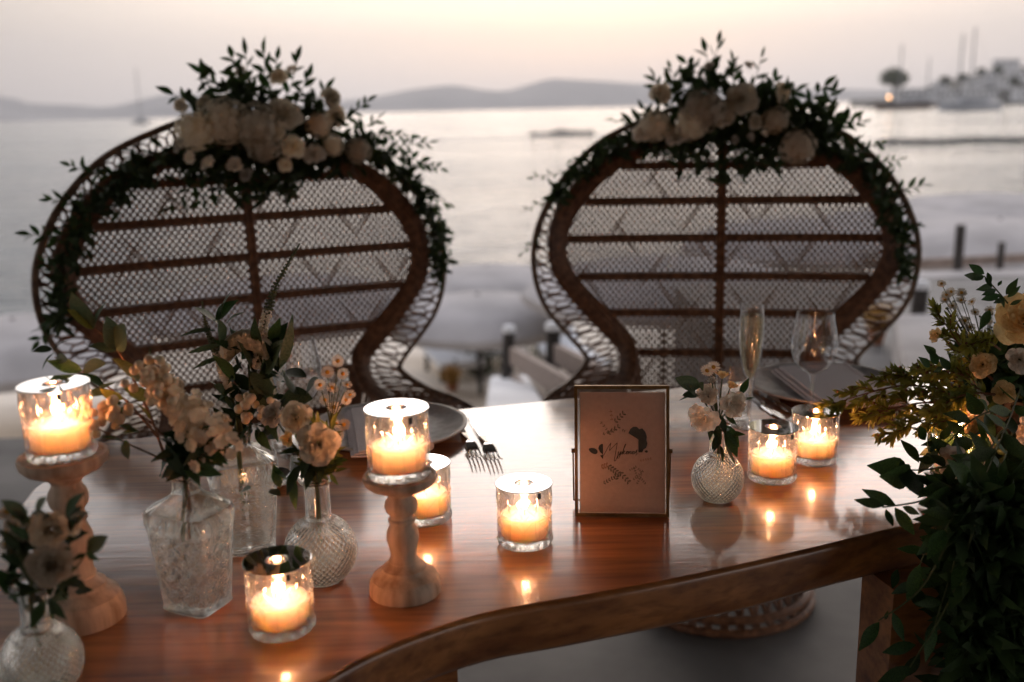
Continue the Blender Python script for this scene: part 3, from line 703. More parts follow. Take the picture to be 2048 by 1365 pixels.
def chair_meshes():
    out_ = []
    mb = MB(); A = math.atan2(20, 16.5)
    strands(mb, A, .0130, .0062, .0015, 0.0); strands(mb, -A, .0130, .0062, .0015, .0022)
    out_.append(('woven_panel', mb, 'cane', 'stuff'))
    mb = MB()
    for k in range(-5, 6):
        for s in (1, -1):
            d = (math.cos(s * .95), math.sin(s * .95))
            for a, b in clip((k * .19, .85), d): mb.tube([bp(k * .19 + d[0] * t, .85 + d[1] * t, -.02 - .004 * s) for t in (a, (a + b) / 2, b)], .0020, 5)
    out_.append(('back_lattice', mb, 'cane', 'stuff'))
    for v in (1.147, 1.052, .950, .842, .740, .627, .52):
        iv = clip((0, v), (1, 0))
        if not iv: continue
        a, b = iv[0]; P = [bp(a + (b - a) * i / 12, v, .006) for i in range(13)]
        mb = MB()
        for o in (-.0055, .0055): mb.tube([p + Vector((0, 0, o)) for p in P], .006, 6)
        out_.append(('back_rail', mb, 'wicker', None))
    mb = MB()
    for o in (-.0065, .0065): mb.tube([bp(o, .43 + (.80) * i / 10, .009) for i in range(11)], .007, 6)
    out_.append(('back_spine', mb, 'wicker', None))
    for s in (1, -1):
        pi_, po_ = path(binc, arm_in, s), path(boutc, arm_out, s)
        mb = MB(); n = 90; a = resample(pi_, n); b = resample(po_, n)
        for q in range(5):
            f = .10 + .80 * q / 4
            mb.tube([x.lerp(y, f) + Vector((0, -.006 - .010 * math.sin(math.pi * f), 0)) for x, y in zip(a, b)], .0082, 7)
        out_.append(('padded_band', mb, 'wicker', None))
        pr = path(rimc, arm_rim, s); mb = MB(); mb.tube(pr, .0062, 8); mb.tube([p + Vector((-s * .008, -.004, -.004)) for p in pr], .0036, 6); out_.append(('outer_rim', mb, 'rimcane', None))
        b = resample(po_, 37); c = resample(pr, 37)
        for i in range(1, 36):
            m0 = b[i].lerp(c[i], .5); ax = (c[i] - b[i]) * .47; tg = ((b[i + 1] - b[i - 1]) + (c[i + 1] - c[i - 1])) * .25 * .47
            mb = MB(); mb.tube([m0 + ax * math.cos(q * math.pi / 5) + tg * math.sin(q * math.pi / 5) * (1 if abs(math.cos(q * math.pi / 5)) > .2 else .8) for q in range(10)], .0035, 5, closed=True)
            out_.append(('lattice_loop', mb, 'wicker', None))
        for i in range(1, 35):
            b5, c5 = (b[i] + b[i + 1]) / 2, (c[i] + c[i + 1]) / 2; m0 = b5.lerp(c5, .38); ax = (c5 - b5) * .36; tg = ((b[i + 1] - b[i]) + (c[i + 1] - c[i])) * .5 * .5
            mb = MB(); mb.tube([m0 + ax * math.cos(q * math.pi / 5) + tg * math.sin(q * math.pi / 5) + Vector((0, -.004, 0)) for q in range(10)], .0024, 5, closed=True)
            out_.append(('lattice_loop', mb, 'wicker', None))
        mb = MB()      # woven apron between arm and rim
        a2 = b[26:]; c2 = c[26:]
        for q in range(1, 7):
            mb.tube([x.lerp(y, q / 7) + Vector((0, 0, .004 * (-1) ** i)) for i, (x, y) in enumerate(zip(a2, c2))], .0055, 5)
        out_.append(('arm_weave', mb, 'wicker', 'stuff'))
        # side wall of the seat below the arm
        mb = MB()
        for i in range(26):
            t = i / 25; q = pi_[int(len(pi_) * .62 + t * (len(pi_) * .37))]
            mb.tube([q, (q.x * .86, q.y * .9 + .02, .40)], .006, 5)
        out_.append(('arm_side', mb, 'wicker', 'stuff'))
    mb = MB(); mb.lathe([(0, .43), (.24, .43), (.275, .42), (.28, .40), (.265, .38), (0, .38)], 40, 0, (0, -.18, 0)); out_.append(('seat', mb, 'wicker', None))
    mb = MB()
    for k in range(36):
        for s in (1, -1):
            t0 = 2 * math.pi * k / 36; t1 = t0 + s * .9
            mb.tube([(.24 * math.cos(t0), -.16 + .24 * math.sin(t0), .38), (.15 * math.cos((t0 + t1) / 2), -.16 + .15 * math.sin((t0 + t1) / 2), .22), (.235 * math.cos(t1), -.16 + .235 * math.sin(t1), .02)], .006, 5)
    out_.append(('base_cage', mb, 'wicker', 'stuff'))
    for z, r_ in ((.012, .245), (.045, .24), (.22, .155), (.36, .235)):
        mb = MB(); mb.tube([(r_ * math.cos(t * math.pi / 20), -.16 + r_ * math.sin(t * math.pi / 20), z) for t in range(40)], .012, 7, closed=True); out_.append(('base_ring', mb, 'wicker', None))
    return [(nm, mb.mesh(nm, M[mm]), kd) for nm, mb, mm, kd in out_]
CH = chair_meshes()
def chair(loc, yaw, label):
    t_ = thing('peacock_chair', label, 'chair', loc, yaw, 'wicker peacock chairs behind the table')
    for nm, me, kd in CH: put(nm, me, None, t_, kind=kd)
    return t_
CL = ((-.635, 2.50, 0), R(25)); CR = ((.572, 2.66, 0), R(-8))
chair(*CL, 'left wicker peacock chair turned to the right, foliage over its top')
chair(*CR, 'right wicker peacock chair facing forward behind the wine glass')
def chpt(ch, px, py, fwd):
    """point on the plane of a chair's back under a pixel, moved towards the table"""
    B = Vector(ch[0]); a = ch[1]; u = Vector((math.cos(a), math.sin(a), 0)); bk = Vector((-math.sin(a), math.cos(a), 0)); v = Vector((0, 0, 1)) * CREC + bk * REC
    nn = u.cross(v); d = ray(px, py); t = (B - CAM).dot(nn) / d.dot(nn); return CAM + d * t - bk * fwd

# ================================================================== FLOWER PARTS
def rosemesh(name, m, petals=26, open_=1.0, ruffle=.06):
    mb = MB()
    for i in range(petals):
        f = i / (petals - 1); az = i * 2.39996; rr = .10 + .62 * f ** .9; tilt = R(8 + 62 * f ** 1.5 * open_); hgt = .62 - .10 * f; wid = .30 + .62 * f
        vs = []; nu, nv = 6, 6
        for a in range(nu + 1):
            for b in range(nv + 1):
                s = a / nu * 2 - 1; t = b / nv
                w_ = wid * math.sin(math.pi * (.12 + .72 * t)) ** .8
                ang = s * w_ / max(rr, .22) * .62
                L = hgt * (1.15 - .2 * s * s)
                r_ = rr * (.35 + .65 * t ** .7) * .8 + L * math.sin(tilt) * t ** 1.6 * .75 + (.07 * t ** 4 * f)
                z = L * t * math.cos(tilt * t) * 1.2 - .30 + ruffle * t * t * math.sin(s * 5 + i * 2) * (.4 + f) - .12 * f * t ** 5
                th = az + ang; vs.append((r_ * math.cos(th), r_ * math.sin(th), z))
        mb.add(vs, [(a * (nv + 1) + b, (a + 1) * (nv + 1) + b, (a + 1) * (nv + 1) + b + 1, a * (nv + 1) + b + 1) for a in range(nu) for b in range(nv)])
    return mb.mesh(name, m)
ROSE = dict(cream=rosemesh('rose_head', M['petal']), white=rosemesh('lisianthus_head', M['petalw'], 18, .8, .10), butter=rosemesh('butter_rose_head', M['petaly'], 26, .9),
            dusky=rosemesh('ranunculus_head', M['petalb'], 30, .75), bud=rosemesh('rose_bud', M['petaly'], 12, .25), wbud=rosemesh('white_bud', M['petalw'], 10, .2))
def hydmesh(name, m, nfl=80):
    mb = MB()
    for i in range(nfl):
        z = 1 - 1.7 * (i + .5) / nfl; a = i * 2.39996; r_ = math.sqrt(max(0, 1 - z * z)); nrm = (Vector((r_ * math.cos(a), r_ * math.sin(a), z)) + rv(.12)).normalized()
        c = nrm * random.uniform(.78, 1.0); t = nrm.orthogonal().normalized(); b = nrm.cross(t); ro = random.uniform(0, 6)
        for k in range(4):
            th = ro + k * math.pi / 2; d = t * math.cos(th) + b * math.sin(th); e = nrm.cross(d); s = random.uniform(.17, .23)
            mb.add([c, c + (d * .55 + e * .45) * s + nrm * .04, c + d * s * 1.05 + nrm * .02, c + (d * .55 - e * .45) * s + nrm * .04], [(0, 1, 2, 3)])
    mb.sphere((0, 0, 0), .72, 10, 7); return mb.mesh(name, m)
HYD = hydmesh('hydrangea_head', M['petal'])
HYDB = hydmesh('dusky_hydrangea_head', M['petalb'])
def daisymesh():
    mb = MB(); 
    for k in range(18):
        th = k * math.pi / 9; d = Vector((math.cos(th), math.sin(th), random.uniform(-.05, .25))); e = Vector((-math.sin(th), math.cos(th), 0)) * .11
        mb.add([d * .25 - e * .5, d * .7 - e, d * 1.0, d * .7 + e, d * .25 + e * .5], [(0, 1, 2, 3, 4)], 0)
    mb.sphere((0, 0, .06), .30, 8, 5, (1, 1, .6), 1); mb.lathe([(.05, -.5), (.2, -.35), (.27, -.05), (.2, 0)], 8, 2); return mb.mesh('daisy_head', [M['petalw'], M['pollen'], M['stem']])
DAISY = daisymesh()
bm_ = MB(); bm_.sphere((0, 0, 0), 1, 10, 8); BERRY = bm_.mesh('snowberry', M['berry'])

class Bunch:
    """collects the stems of one bunch and places its leaves and blossoms as parts"""
    def __init__(self, name, label, cat_, base, group=None):
        self.t = thing(name, label, cat_, base, group=group); self.st = MB(); self.fo = MB(); self.nl = 0
    def leaf(self, base, tip, kind='ruscus', nrm=None, part=True, name='leaf'):
        base, tip = Vector(base), Vector(tip); d = tip - base
        if nrm is None: nrm = Vector((random.uniform(-.6, .6), -random.uniform(.2, 1), random.uniform(.2, 1)))
        Mx = frame(d, nrm, base, d.length)
        if part and self.nl < 290: inst(name, LEAF[kind], Mx, self.t); self.nl += 1
        else: leafadd(self.fo, Mx)
    def stem(self, pts, r=.0018, n=5, mi=0): 
        P = cat(pts, n); self.st.tube(P, [r * (1 - .5 * i / len(P)) for i in range(len(P))], 5, mi)
        return P
    def sprig(self, p0, p1, n=7, L=.035, kind='ruscus', bend=None, r=.0015, spread=.9, mi=0, t0=.2, part=True, pair=False):
        p0, p1 = Vector(p0), Vector(p1); mid = p0.lerp(p1, .5) + (bend if bend is not None else rv((p1 - p0).length * .10))
        P = resample(self.stem([p0, mid, p1], r, mi=mi), 30)
        for i in range(n):
            t = t0 + (1 - t0) * (i + .5) / n; k = min(int(t * 29), 28); tg = (P[k + 1] - P[k]).normalized()
            for s in ((1, -1) if pair else ((-1) ** i,)):
                side = tg.cross(Vector((0, -.9, .45))); side = (side.normalized() if side.length > 1e-4 else Vector((1, 0, 0))) * s
                d = (tg * random.uniform(.5, 1.0) + side * spread * random.uniform(.7, 1.1) + rv(.35)).normalized()
                l = L * random.uniform(.75, 1.2) * (1.0 if t < .8 else .8)
                self.leaf(P[k], P[k] + d * l, kind, None, part)
        tg = (P[-1] - P[-3]).normalized(); self.leaf(P[-1], P[-1] + tg * L * .9, kind, None, part)
        return P
    def head(self, me, p, rad, face, name):
        face = Vector(face).normalized(); x = face.orthogonal().normalized(); a = random.uniform(0, 6); x = x * math.cos(a) + face.cross(x) * math.sin(a)
        y = face.cross(x); Mx = Matrix(((x.x * rad, y.x * rad, face.x * rad, p[0]), (x.y * rad, y.y * rad, face.y * rad, p[1]), (x.z * rad, y.z * rad, face.z * rad, p[2]), (0, 0, 0, 1)))
        return inst(name, me, Mx, self.t)
    def done(self, leafmat='dark', stemmat='stem'):
        if self.st.f: put('stem', self.st, [M[stemmat], M['twig']], self.t)
        if self.fo.f: put('foliage', self.fo, M[leafmat], self.t, kind='stuff')
BK = Vector((0, -1, .25))

# ================================================================== GARLANDS ON THE CHAIRS
def garland(ch, label, bandpts, tips, root, flowers, fillers):
    b0 = chpt(ch, *root, .06); G = Bunch('flower_garland', label, 'garland', tuple(b0), 'flower garlands on the chairs')
    bk = Vector((-math.sin(ch[1]), math.cos(ch[1]), 0))
    # dense foliage along the band (stuff)
    for (x0, y0, w0), (x1, y1, w1), dens in [(bandpts[i], bandpts[i + 1], bandpts[i][2]) for i in range(len(bandpts) - 1)]:
        n = int(math.hypot(x1 - x0, y1 - y0) / 100 * 95)
        for i in range(n):
            t = random.random(); w_ = w0 + (w1 - w0) * t; px = x0 + (x1 - x0) * t + random.gauss(0, w_ * .5); py = y0 + (y1 - y0) * t + random.gauss(0, w_ * .5)
            p = chpt(ch, px, py, random.uniform(.0, .10)); d = (rv() + Vector((0, -.4, -.1))).normalized(); leafadd(G.fo, frame(d, rv() + BK, p, random.uniform(.028, .05)))
    P = [chpt(ch, x, y, .03) for x, y, _ in bandpts]; G.stem(P, .004)
    for px, py, rad, n in fillers:
        for i in range(n):
            a = random.uniform(0, 6.28); r_ = rad * math.sqrt(random.random()); p = chpt(ch, px + r_ * math.cos(a), py + r_ * math.sin(a) * .7, random.uniform(.01, .12))
            leafadd(G.fo, frame((rv() + Vector((0, -.3, .15))).normalized(), rv() + BK, p, random.uniform(.03, .055)))
    for (rx, ry, tx, ty, n, L, kind) in tips:
        G.sprig(chpt(ch, rx, ry, .05), chpt(ch, tx, ty, random.uniform(.02, .09)), n, L, kind)
    for (px, py, rp, kind, f) in flowers:
        kind = 'w' if kind == 'hb' and rp < 25 else kind; p = chpt(ch, px, py, f + .045); k = (p - CAM).length / FPX; me, nm = {'h': (HYD, 'hydrangea'), 'hb': (HYDB, 'hydrangea'), 'r': (ROSE['cream'], 'rose'), 'w': (ROSE['white'], 'rose'), 'b': (ROSE['wbud'], 'rose_bud')}[kind]
        G.head(me, p, rp * k, BK + rv(.45) + Vector(((px - root[0]) * .004, 0, .15)), nm)
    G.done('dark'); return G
garland(CL, 'flower and leaf garland over the top of the left chair',
    [(118, 640, 9), (120, 560, 16), (150, 470, 20), (190, 400, 24), (250, 350, 28), (330, 320, 34), (430, 320, 40), (540, 315, 38), (640, 310, 34), (720, 290, 26), (780, 330, 18), (830, 390, 12), (858, 450, 9), (862, 540, 7)],
    [(480, 240, 345, 190, 8, .055, 'ruscus'), (470, 230, 400, 150, 7, .05, 'ruscus'), (490, 220, 462, 118, 6, .045, 'ruscus'), (500, 210, 488, 112, 6, .05, 'ruscus2'), (510, 210, 520, 112, 6, .05, 'ruscus'), (520, 220, 548, 122, 6, .045, 'ruscus2'), (540, 220, 582, 124, 6, .045, 'ruscus'), (560, 230, 602, 158, 6, .045, 'ruscus'), (590, 240, 640, 180, 6, .045, 'ruscus2'),
     (640, 280, 716, 205, 10, .035, 'ruscus'), (660, 290, 742, 238, 9, .035, 'ruscus2'), (700, 290, 800, 272, 11, .034, 'ruscus'), (720, 300, 836, 284, 11, .034, 'ruscus2'), (760, 310, 866, 336, 10, .032, 'ruscus'), (800, 350, 878, 404, 9, .03, 'ruscus2'), (840, 400, 884, 492, 9, .03, 'ruscus'), (850, 460, 864, 560, 9, .028, 'ruscus2'),
     (250, 350, 140, 330, 9, .03, 'ruscus'), (180, 400, 100, 398, 7, .03, 'ruscus2'), (140, 460, 62, 466, 6, .04, 'ruscus'), (130, 560, 90, 520, 6, .03, 'ruscus2'), (120, 600, 78, 668, 7, .035, 'ruscus'), (120, 540, 95, 640, 8, .03, 'ruscus'),
     (430, 330, 330, 410, 8, .04, 'ruscus'), (480, 340, 400, 400, 8, .04, 'ruscus'), (500, 340, 470, 395, 8, .04, 'ruscus2'), (560, 330, 580, 372, 7, .04, 'ruscus')],
    (480, 270),
    [(430, 245, 48, 'h', .10), (375, 262, 40, 'h', .10), (485, 252, 46, 'h', .12), (535, 228, 40, 'r', .12), (500, 290, 34, 'hb', .12), (395, 207, 18, 'r', .05), (350, 212, 14, 'r', .05), (470, 146, 15, 'b', .04), (540, 156, 18, 'r', .05), (567, 144, 15, 'b', .05),
     (642, 196, 22, 'r', .06), (650, 232, 24, 'r', .06), (612, 250, 26, 'hb', .08), (600, 305, 24, 'hb', .10), (560, 290, 26, 'r', .11), (450, 326, 18, 'hb', .09), (398, 322, 18, 'hb', .09), (365, 312, 15, 'hb', .08), (470, 345, 16, 'hb', .1), (690, 300, 26, 'hb', .08), (640, 290, 22, 'h', .08), (348, 285, 20, 'w', .08), (545, 325, 16, 'r', .1), (520, 265, 20, 'r', .13)],
    [(490, 215, 60, 150), (500, 310, 130, 330), (600, 230, 50, 120), (420, 190, 60, 50), (640, 290, 80, 120)])
garland(CR, 'flower and leaf garland over the top of the right chair',
    [(1108, 400, 8), (1150, 350, 14), (1215, 300, 20), (1290, 275, 28), (1370, 262, 34), (1460, 262, 36), (1560, 270, 36), (1640, 280, 30), (1700, 310, 22), (1750, 370, 18), (1780, 440, 14), (1790, 500, 10), (1795, 540, 8)],
    [(1430, 210, 1432, 92, 5, .042, 'ruscus2'), (1420, 200, 1408, 108, 4, .045, 'ruscus'), (1430, 200, 1372, 128, 5, .045, 'ruscus'), (1460, 200, 1462, 126, 7, .04, 'ruscus'), (1480, 210, 1518, 118, 5, .035, 'ruscus2'), (1380, 220, 1340, 140, 6, .028, 'ruscus'), (1520, 220, 1545, 160, 7, .04, 'ruscus'),
     (1330, 220, 1310, 160, 6, .045, 'ruscus'), (1540, 230, 1582, 185, 7, .045, 'ruscus'), (1580, 250, 1640, 175, 7, .05, 'ruscus'), (1600, 260, 1660, 188, 7, .048, 'ruscus2'), (1620, 270, 1690, 235, 8, .04, 'ruscus'), (1640, 280, 1715, 245, 8, .035, 'ruscus2'), (1690, 310, 1752, 286, 7, .03, 'ruscus'), (1720, 340, 1790, 318, 7, .03, 'ruscus2'), (1760, 390, 1825, 368, 6, .035, 'ruscus'), (1780, 450, 1832, 450, 6, .03, 'ruscus'), (1785, 500, 1818, 540, 6, .028, 'ruscus2'),
     (1300, 270, 1222, 240, 7, .02, 'ruscus'), (1230, 290, 1150, 318, 7, .024, 'ruscus'), (1180, 330, 1075, 352, 7, .028, 'ruscus2'), (1120, 400, 1052, 420, 5, .022, 'ruscus'), (1100, 460, 1050, 500, 5, .02, 'ruscus2'),
     (1420, 280, 1400, 330, 7, .035, 'ruscus'), (1500, 280, 1500, 312, 6, .035, 'ruscus2'), (1560, 290, 1550, 325, 6, .035, 'ruscus')],
    (1450, 260),
    [(1320, 188, 22, 'r', .06), (1310, 250, 32, 'h', .09), (1285, 262, 22, 'hb', .08), (1400, 222, 44, 'hb', .11), (1380, 246, 34, 'h', .11), (1472, 198, 34, 'r', .10), (1500, 242, 17, 'r', .11), (1462, 276, 12, 'b', .11), (1490, 272, 12, 'b', .11), (1515, 264, 11, 'b', .11), (1580, 290, 36, 'hb', .10), (1540, 240, 28, 'hb', .08), (1415, 136, 14, 'b', .05), (1490, 134, 13, 'b', .05), (1556, 186, 22, 'r', .06), (1440, 235, 22, 'hb', .1), (1350, 270, 24, 'hb', .09)],
    [(1400, 180, 60, 100), (1520, 220, 70, 220), (1450, 270, 130, 300), (1600, 250, 60, 160), (1330, 230, 50, 80)])

# ================================================================== GLASS CUPS AND CANDLES
CR_, CHH = .0352, .079
def cutdisp(th, z, fl):
    if not fl: return 0.0
    d = 0.0
    # star cuts: six around, centred at z = .046
    k = th / (2 * math.pi) * 6; u = (k - math.floor(k) - .5) * (2 * math.pi * CR_ / 6); v = z - .043
    r_ = math.hypot(u, v)
    if r_ < .026:
        a = math.atan2(v, u)
        for j in range(8):
            da = (a - j * math.pi / 4 + math.pi) % (2 * math.pi) - math.pi
            if abs(da) < 1.2:
                off = abs(r_ * math.sin(da)); wv = .0032 * (1 - r_ / .030) + .0010
                if math.cos(da) > 0 and off < wv: d = max(d, .0030 * (1 - off / wv))
    # fan cuts between the stars
    u2 = (k - math.floor(k + .5)) * (2 * math.pi * CR_ / 6)
    if z > .030:
        off = abs(u2 - .22 * (z - .03) * (1 if u2 > 0 else -1)); wv = .0024
        if off < wv: d = max(d, 0.0026 * (1 - off / wv) * min(1, (z - .03) / .01, max(0, (.068 - z) / .008)))
    # bevelled band at the foot
    if z < .016: 
        q = abs((th * 14 / (2 * math.pi) + z * 55) % 1 - .5) * 2; d = max(d, .0030 * q * min(1, z / .003, (.016 - z) / .003))
    return -d
def cupmesh():
    mb = MB(); outer = [(0, .0), (CR_ - .004, .0), (CR_ - .0015, .0012)] + [(CR_, .003 + (CHH - .005) * i / 84, 1) for i in range(85)] + [(CR_ - .0004, CHH - .0006), (CR_ - .0014, CHH)]
    inner = [(CR_ - .0036, CHH - .0006)] + [(CR_ - .0044, CHH - .004 - (CHH - .016) * i / 8) for i in range(9)] + [(CR_ - .008, .0105), (0, .0100)]
    mb.lathe(outer + inner, 252, 0, (0, 0, 0), cutdisp); return mb.mesh('cut_glass_cup', M['cutglass'])
CUP = cupmesh()
def facetmesh():
    """raised star cuts, flutes and foot facets on the cup wall"""
    mb = MB(0)
    def sp(u, z, r_): th = u / CR_; return (r_ * math.cos(th), r_ * math.sin(th), z)
    def ridge(u0, z0, u1, z1, wd, h):
        L = math.hypot(u1 - u0, z1 - z0); nu, nz = -(z1 - z0) / L, (u1 - u0) / L; vs = []; n = 4
        for i in range(n + 1):
            t = i / n; q = math.sin(math.pi * (.08 + .84 * t)); u, z = u0 + (u1 - u0) * t, z0 + (z1 - z0) * t
            vs += [sp(u + nu * wd * q, z + nz * wd * q, CR_ - .0004), sp(u, z, CR_ + h * q), sp(u - nu * wd * q, z - nz * wd * q, CR_ - .0004)]
        mb.add(vs, [f for i in range(n) for f in ((3 * i, 3 * i + 1, 3 * i + 4, 3 * i + 3), (3 * i + 1, 3 * i + 2, 3 * i + 5, 3 * i + 4))])
    cell = 2 * math.pi * CR_ / 6
    for k in range(6):
        c = k * cell
        for j in range(8):
            a = j * math.pi / 4 + .12; r1 = .019 if j % 2 == 0 else .015
            ridge(c + .0022 * math.cos(a), .041 + .0022 * math.sin(a), c + r1 * math.cos(a), .041 + r1 * math.sin(a), .0015, .0007)
        for q in (-.5,): ridge(c + cell * q, .052, c + cell * q, .072, .0016, .0008)
    for k in range(16):
        c = k * 2 * math.pi * CR_ / 16; ridge(c - .005, .003, c + .005, .012, .0034, .0014)
    return mb.mesh('cut_facets', M['facet'])
FACET = facetmesh()
WZ = .037
mb = MB(); mb.lathe([(0, .0106), (CR_ - .0085, .0106), (CR_ - .0051, .014), (CR_ - .0049, WZ), (CR_ - .0062, WZ + .0008), (.020, WZ - .0012), (.006, WZ - .0020), (0, WZ - .0020)], 48); WAX = mb.mesh('wax', M['wax'])
mb = MB(); mb.tube([(0, 0, WZ - .003), (.0004, 0, WZ + .003), (.0015, .0005, WZ + .008)], [.0009, .0009, .0007], 6); WICK = mb.mesh('wick', M['wick'])
mb = MB(); mb.lathe([(0, WZ + .004), (.0024, WZ + .006), (.0040, WZ + .010), (.0044, WZ + .014), (.0038, WZ + .019), (.0026, WZ + .025), (.0012, WZ + .030), (0, WZ + .034)], 16); FLAME = mb.mesh('flame', M['flame'])
mb = MB(12); mb.lathe([(.0118, .0008), (.0122, 0), (CR_ + .0006, 0), (CR_ + .0012, .0004), (CR_ + .0012, .0014), (CR_ + .0006, .0018), (.0122, .0018), (.0118, .0010)], 64, closed=True); LIDM = mb.mesh('lid_disc', M['lid'])
mb = MB(); mb.box((0, -.0006, -.004), (.0042, .0008, .0075)); TAB = mb.mesh('lid_tab', M['black'], False)
PW = .118
def candle(x, y, z, where, lidtxt, yaw, tabs=True, power=1.0):
    g = put('candle_cup', CUP, None); g.location = (x, y, z); g.rotation_euler = (0, 0, yaw)
    tag(g, 'star-cut glass candle cup ' + where, 'candle holder', 'cut glass candle cups')
    put('cut_facets', FACET, None, g)
    t_ = thing('candle', 'lit wax candle in the glass cup ' + where, 'candle', (x, y, z), yaw, 'candles in glass cups')
    k = random.uniform(.92, 1.12); dz = (WZ - .0106) * (k - 1)
    wx = put('wax', WAX, None, t_); wx.scale = (1, 1, k); wx.location = (0, 0, .0106 * (1 - k)); wk = put('wick', WICK, None, t_); wk.location = (0, 0, dz); f = put('flame', FLAME, None, t_)
    fs_ = random.uniform(.85, 1.1); f.scale = (fs_ * random.uniform(.9, 1.05), fs_, fs_); f.location = (0, 0, dz + WZ * (1 - fs_))
    f.rotation_euler = (random.uniform(-.05, .05), random.uniform(-.05, .05), 0)
    lt = bpy.data.lights.new('flame_light', 'POINT'); lt.energy = PW * power; lt.color = (1.0, .36, .155); lt.shadow_soft_size = .005
    lo = bpy.data.objects.new('flame_light', lt); C.objects.link(lo); lo.parent = t_; lo.location = (0, 0, WZ + dz + .019)
    l = thing('ring_lid', lidtxt, 'lid', (x, y, z + CHH + .0003), 0, 'ring lids on the candle cups')
    put('disc', LIDM, None, l)
    if tabs:
        for a in (-1.05, 1.9):
            o = put('tab', TAB, None, l); o.location = ((CR_ + .0016) * math.cos(a), (CR_ + .0016) * math.sin(a), 0); o.rotation_euler = (0, 0, a + math.pi / 2)
# turned candlesticks
def stick(px, py, topy, rad, label):
    b = onz(px, py, TZ); h = aty(px - 0, topy, b.y).z - TZ
    prof0 = [(0, 0), (1.0, 0), (1.0, .06), (.97, .10), (.90, .125), (.90, .14), (.80, .165), (.66, .185), (.62, .20), (.62, .215), (.46, .235), (.40, .26), (.42, .275), (.38, .29), (.36, .33), (.40, .40), (.455, .46), (.44, .52), (.36, .57), (.33, .60), (.38, .61), (.38, .63), (.33, .645),
             (.33, .67), (.43, .70), (.465, .74), (.44, .78), (.36, .81), (.34, .835), (.42, .86), (.60, .885), (.86, .915), (.98, .945), (1.02, .975), (1.0, 1.0), (.93, 1.0), (.90, .985), (0, .985)]
    t_ = thing('candlestick', label, 'candlestick', tuple(b))
    prof = [(r_ * rad, TZ + .0005 + z * h) for r_, z in prof0]
    cut1, cut2 = 11, 30
    for nm, a, c in (('foot', 0, cut1), ('shaft', cut1, cut2), ('dish', cut2, len(prof) - 1)):
        mb = MB(); seg_ = prof[a:c + 1]; mb.lathe(seg_, 56, 0, (b.x, b.y, 0)); put(nm, mb, M['beech'], t_)
    return b, TZ + h * .985 + .001
b3, z3 = stick(811, 1182, 950, .0415, 'turned wooden candlestick in the middle of the table front')
candle(b3.x, b3.y, z3, 'on the middle wooden candlestick', 'bright white metal ring lid above the middle candlestick', .3)
b1, z1 = stick(168, 1235, 908, .0455, 'turned wooden candlestick at the left edge of the table')
candle(b1.x, b1.y, z1, 'on the left wooden candlestick', 'metal ring lid on the cup above the left candlestick', 1.0)
for px, py, where, lid, yaw in ((565, 1258, 'at the front left between bottle and table edge', 'dark mirroring ring lid on the front left candle cup', .1), (852, 1038, 'half hidden behind the middle candlestick', 'ring lid half hidden behind the middle candlestick', .7),
                          (1050, 1085, 'standing alone left of the picture frame', 'white ring lid on the cup left of the picture frame', .45), (1543, 958, 'just right of the small round vase', 'ring lid on the cup just right of the small vase', .2),
                          (1627, 922, 'below the wine glass near the right plate', 'ring lid on the cup below the wine glass', .9), (1912, 958, 'hidden inside the flower arrangement', 'ring lid half hidden in the flower arrangement', .5)):
    p = onz(px, py, TZ); candle(p.x, p.y, TZ + .0006, where, lid, yaw, power=1.7 if 'hidden inside' in where else 1.0)

# ================================================================== VASES
def bulbmesh(name, R0, Hh, nr, nd, zc):
    """round pressed-glass vase with diamond cuts, neck and lip"""
    prof = []; zb = R0 * zc
    prof += [(0, 0), (R0 * .50, 0), (R0 * .58, .002)]
    for i in range(91):
        a = -1.02 + (1.02 + 1.18) * i / 90; prof.append((R0 * max(math.cos(a), .02), zb + R0 * 1.0 * math.sin(a) * (1.05 if a > 0 else .98), 1))
    zt = prof[-1][1]; rn = R0 * .34
    prof += [(rn * 1.02, zt + .004), (rn, zt + .010), (rn * .98, Hh - .012), (rn * 1.02, Hh - .008), (rn * 1.35, Hh - .006), (rn * 1.45, Hh - .003), (rn * 1.35, Hh), (rn * 1.10, Hh - .001)]
    inner = [(rn * .80, Hh - .006), (rn * .80, zt + .006)] + [(max(R0 * math.cos(1.1 - 2.0 * i / 10) - .0035, .004), zb + R0 * math.sin(1.1 - 2.0 * i / 10) * .96) for i in range(11)] + [(0, .006)]
    def dsp(th, z, fl):
        if not fl: return 0
        a = th * nd / (2 * math.pi); c = (z - zb) / R0 * nd / 6.6
        q1 = abs((a + c) % 1 - .5) * 2; q2 = abs((a - c) % 1 - .5) * 2
        return -.0017 * (max(0, 1 - q1 * 2.6) + max(0, 1 - q2 * 2.6)) * min(1, max(0, (1.15 - abs(z - zb) / R0) * 3))
    mb = MB(); mb.lathe(prof + inner, nd * 8, 0, (0, 0, 0), dsp); me = mb.mesh(name, M['vaseglass'])
    mw = MB(); zl = zb + R0 * .25
    mw.lathe([(0, .0065)] + [(max(R0 * math.cos(a_) - .0042, .003), zb + R0 * math.sin(a_) * .955) for a_ in [-.95 + 1.2 * i / 8 for i in range(9)]] + [(0, zb + R0 * math.sin(.25) * .955)], 40)
    return me, mw.mesh('water', M['water'])
def vase(px, py, R0, Hh, nd, label, zc=.86):
    p = onz(px, py, TZ); me, wm = bulbmesh('round_vase', R0, Hh, 0, nd, zc)
    t_ = thing('round_vase', label, 'vase', (p.x, p.y, TZ + .0006), random.uniform(0, 1), 'round pressed glass vases')
    put('glass', me, None, t_); put('water', wm, None, t_); return p
vE = vase(1434, 1000, .0370, .110, 34, 'small round diamond-cut vase right of the picture frame')
vC = vase(646, 1160, .0435, .131, 36, 'larger round diamond-cut vase beside the front candle')
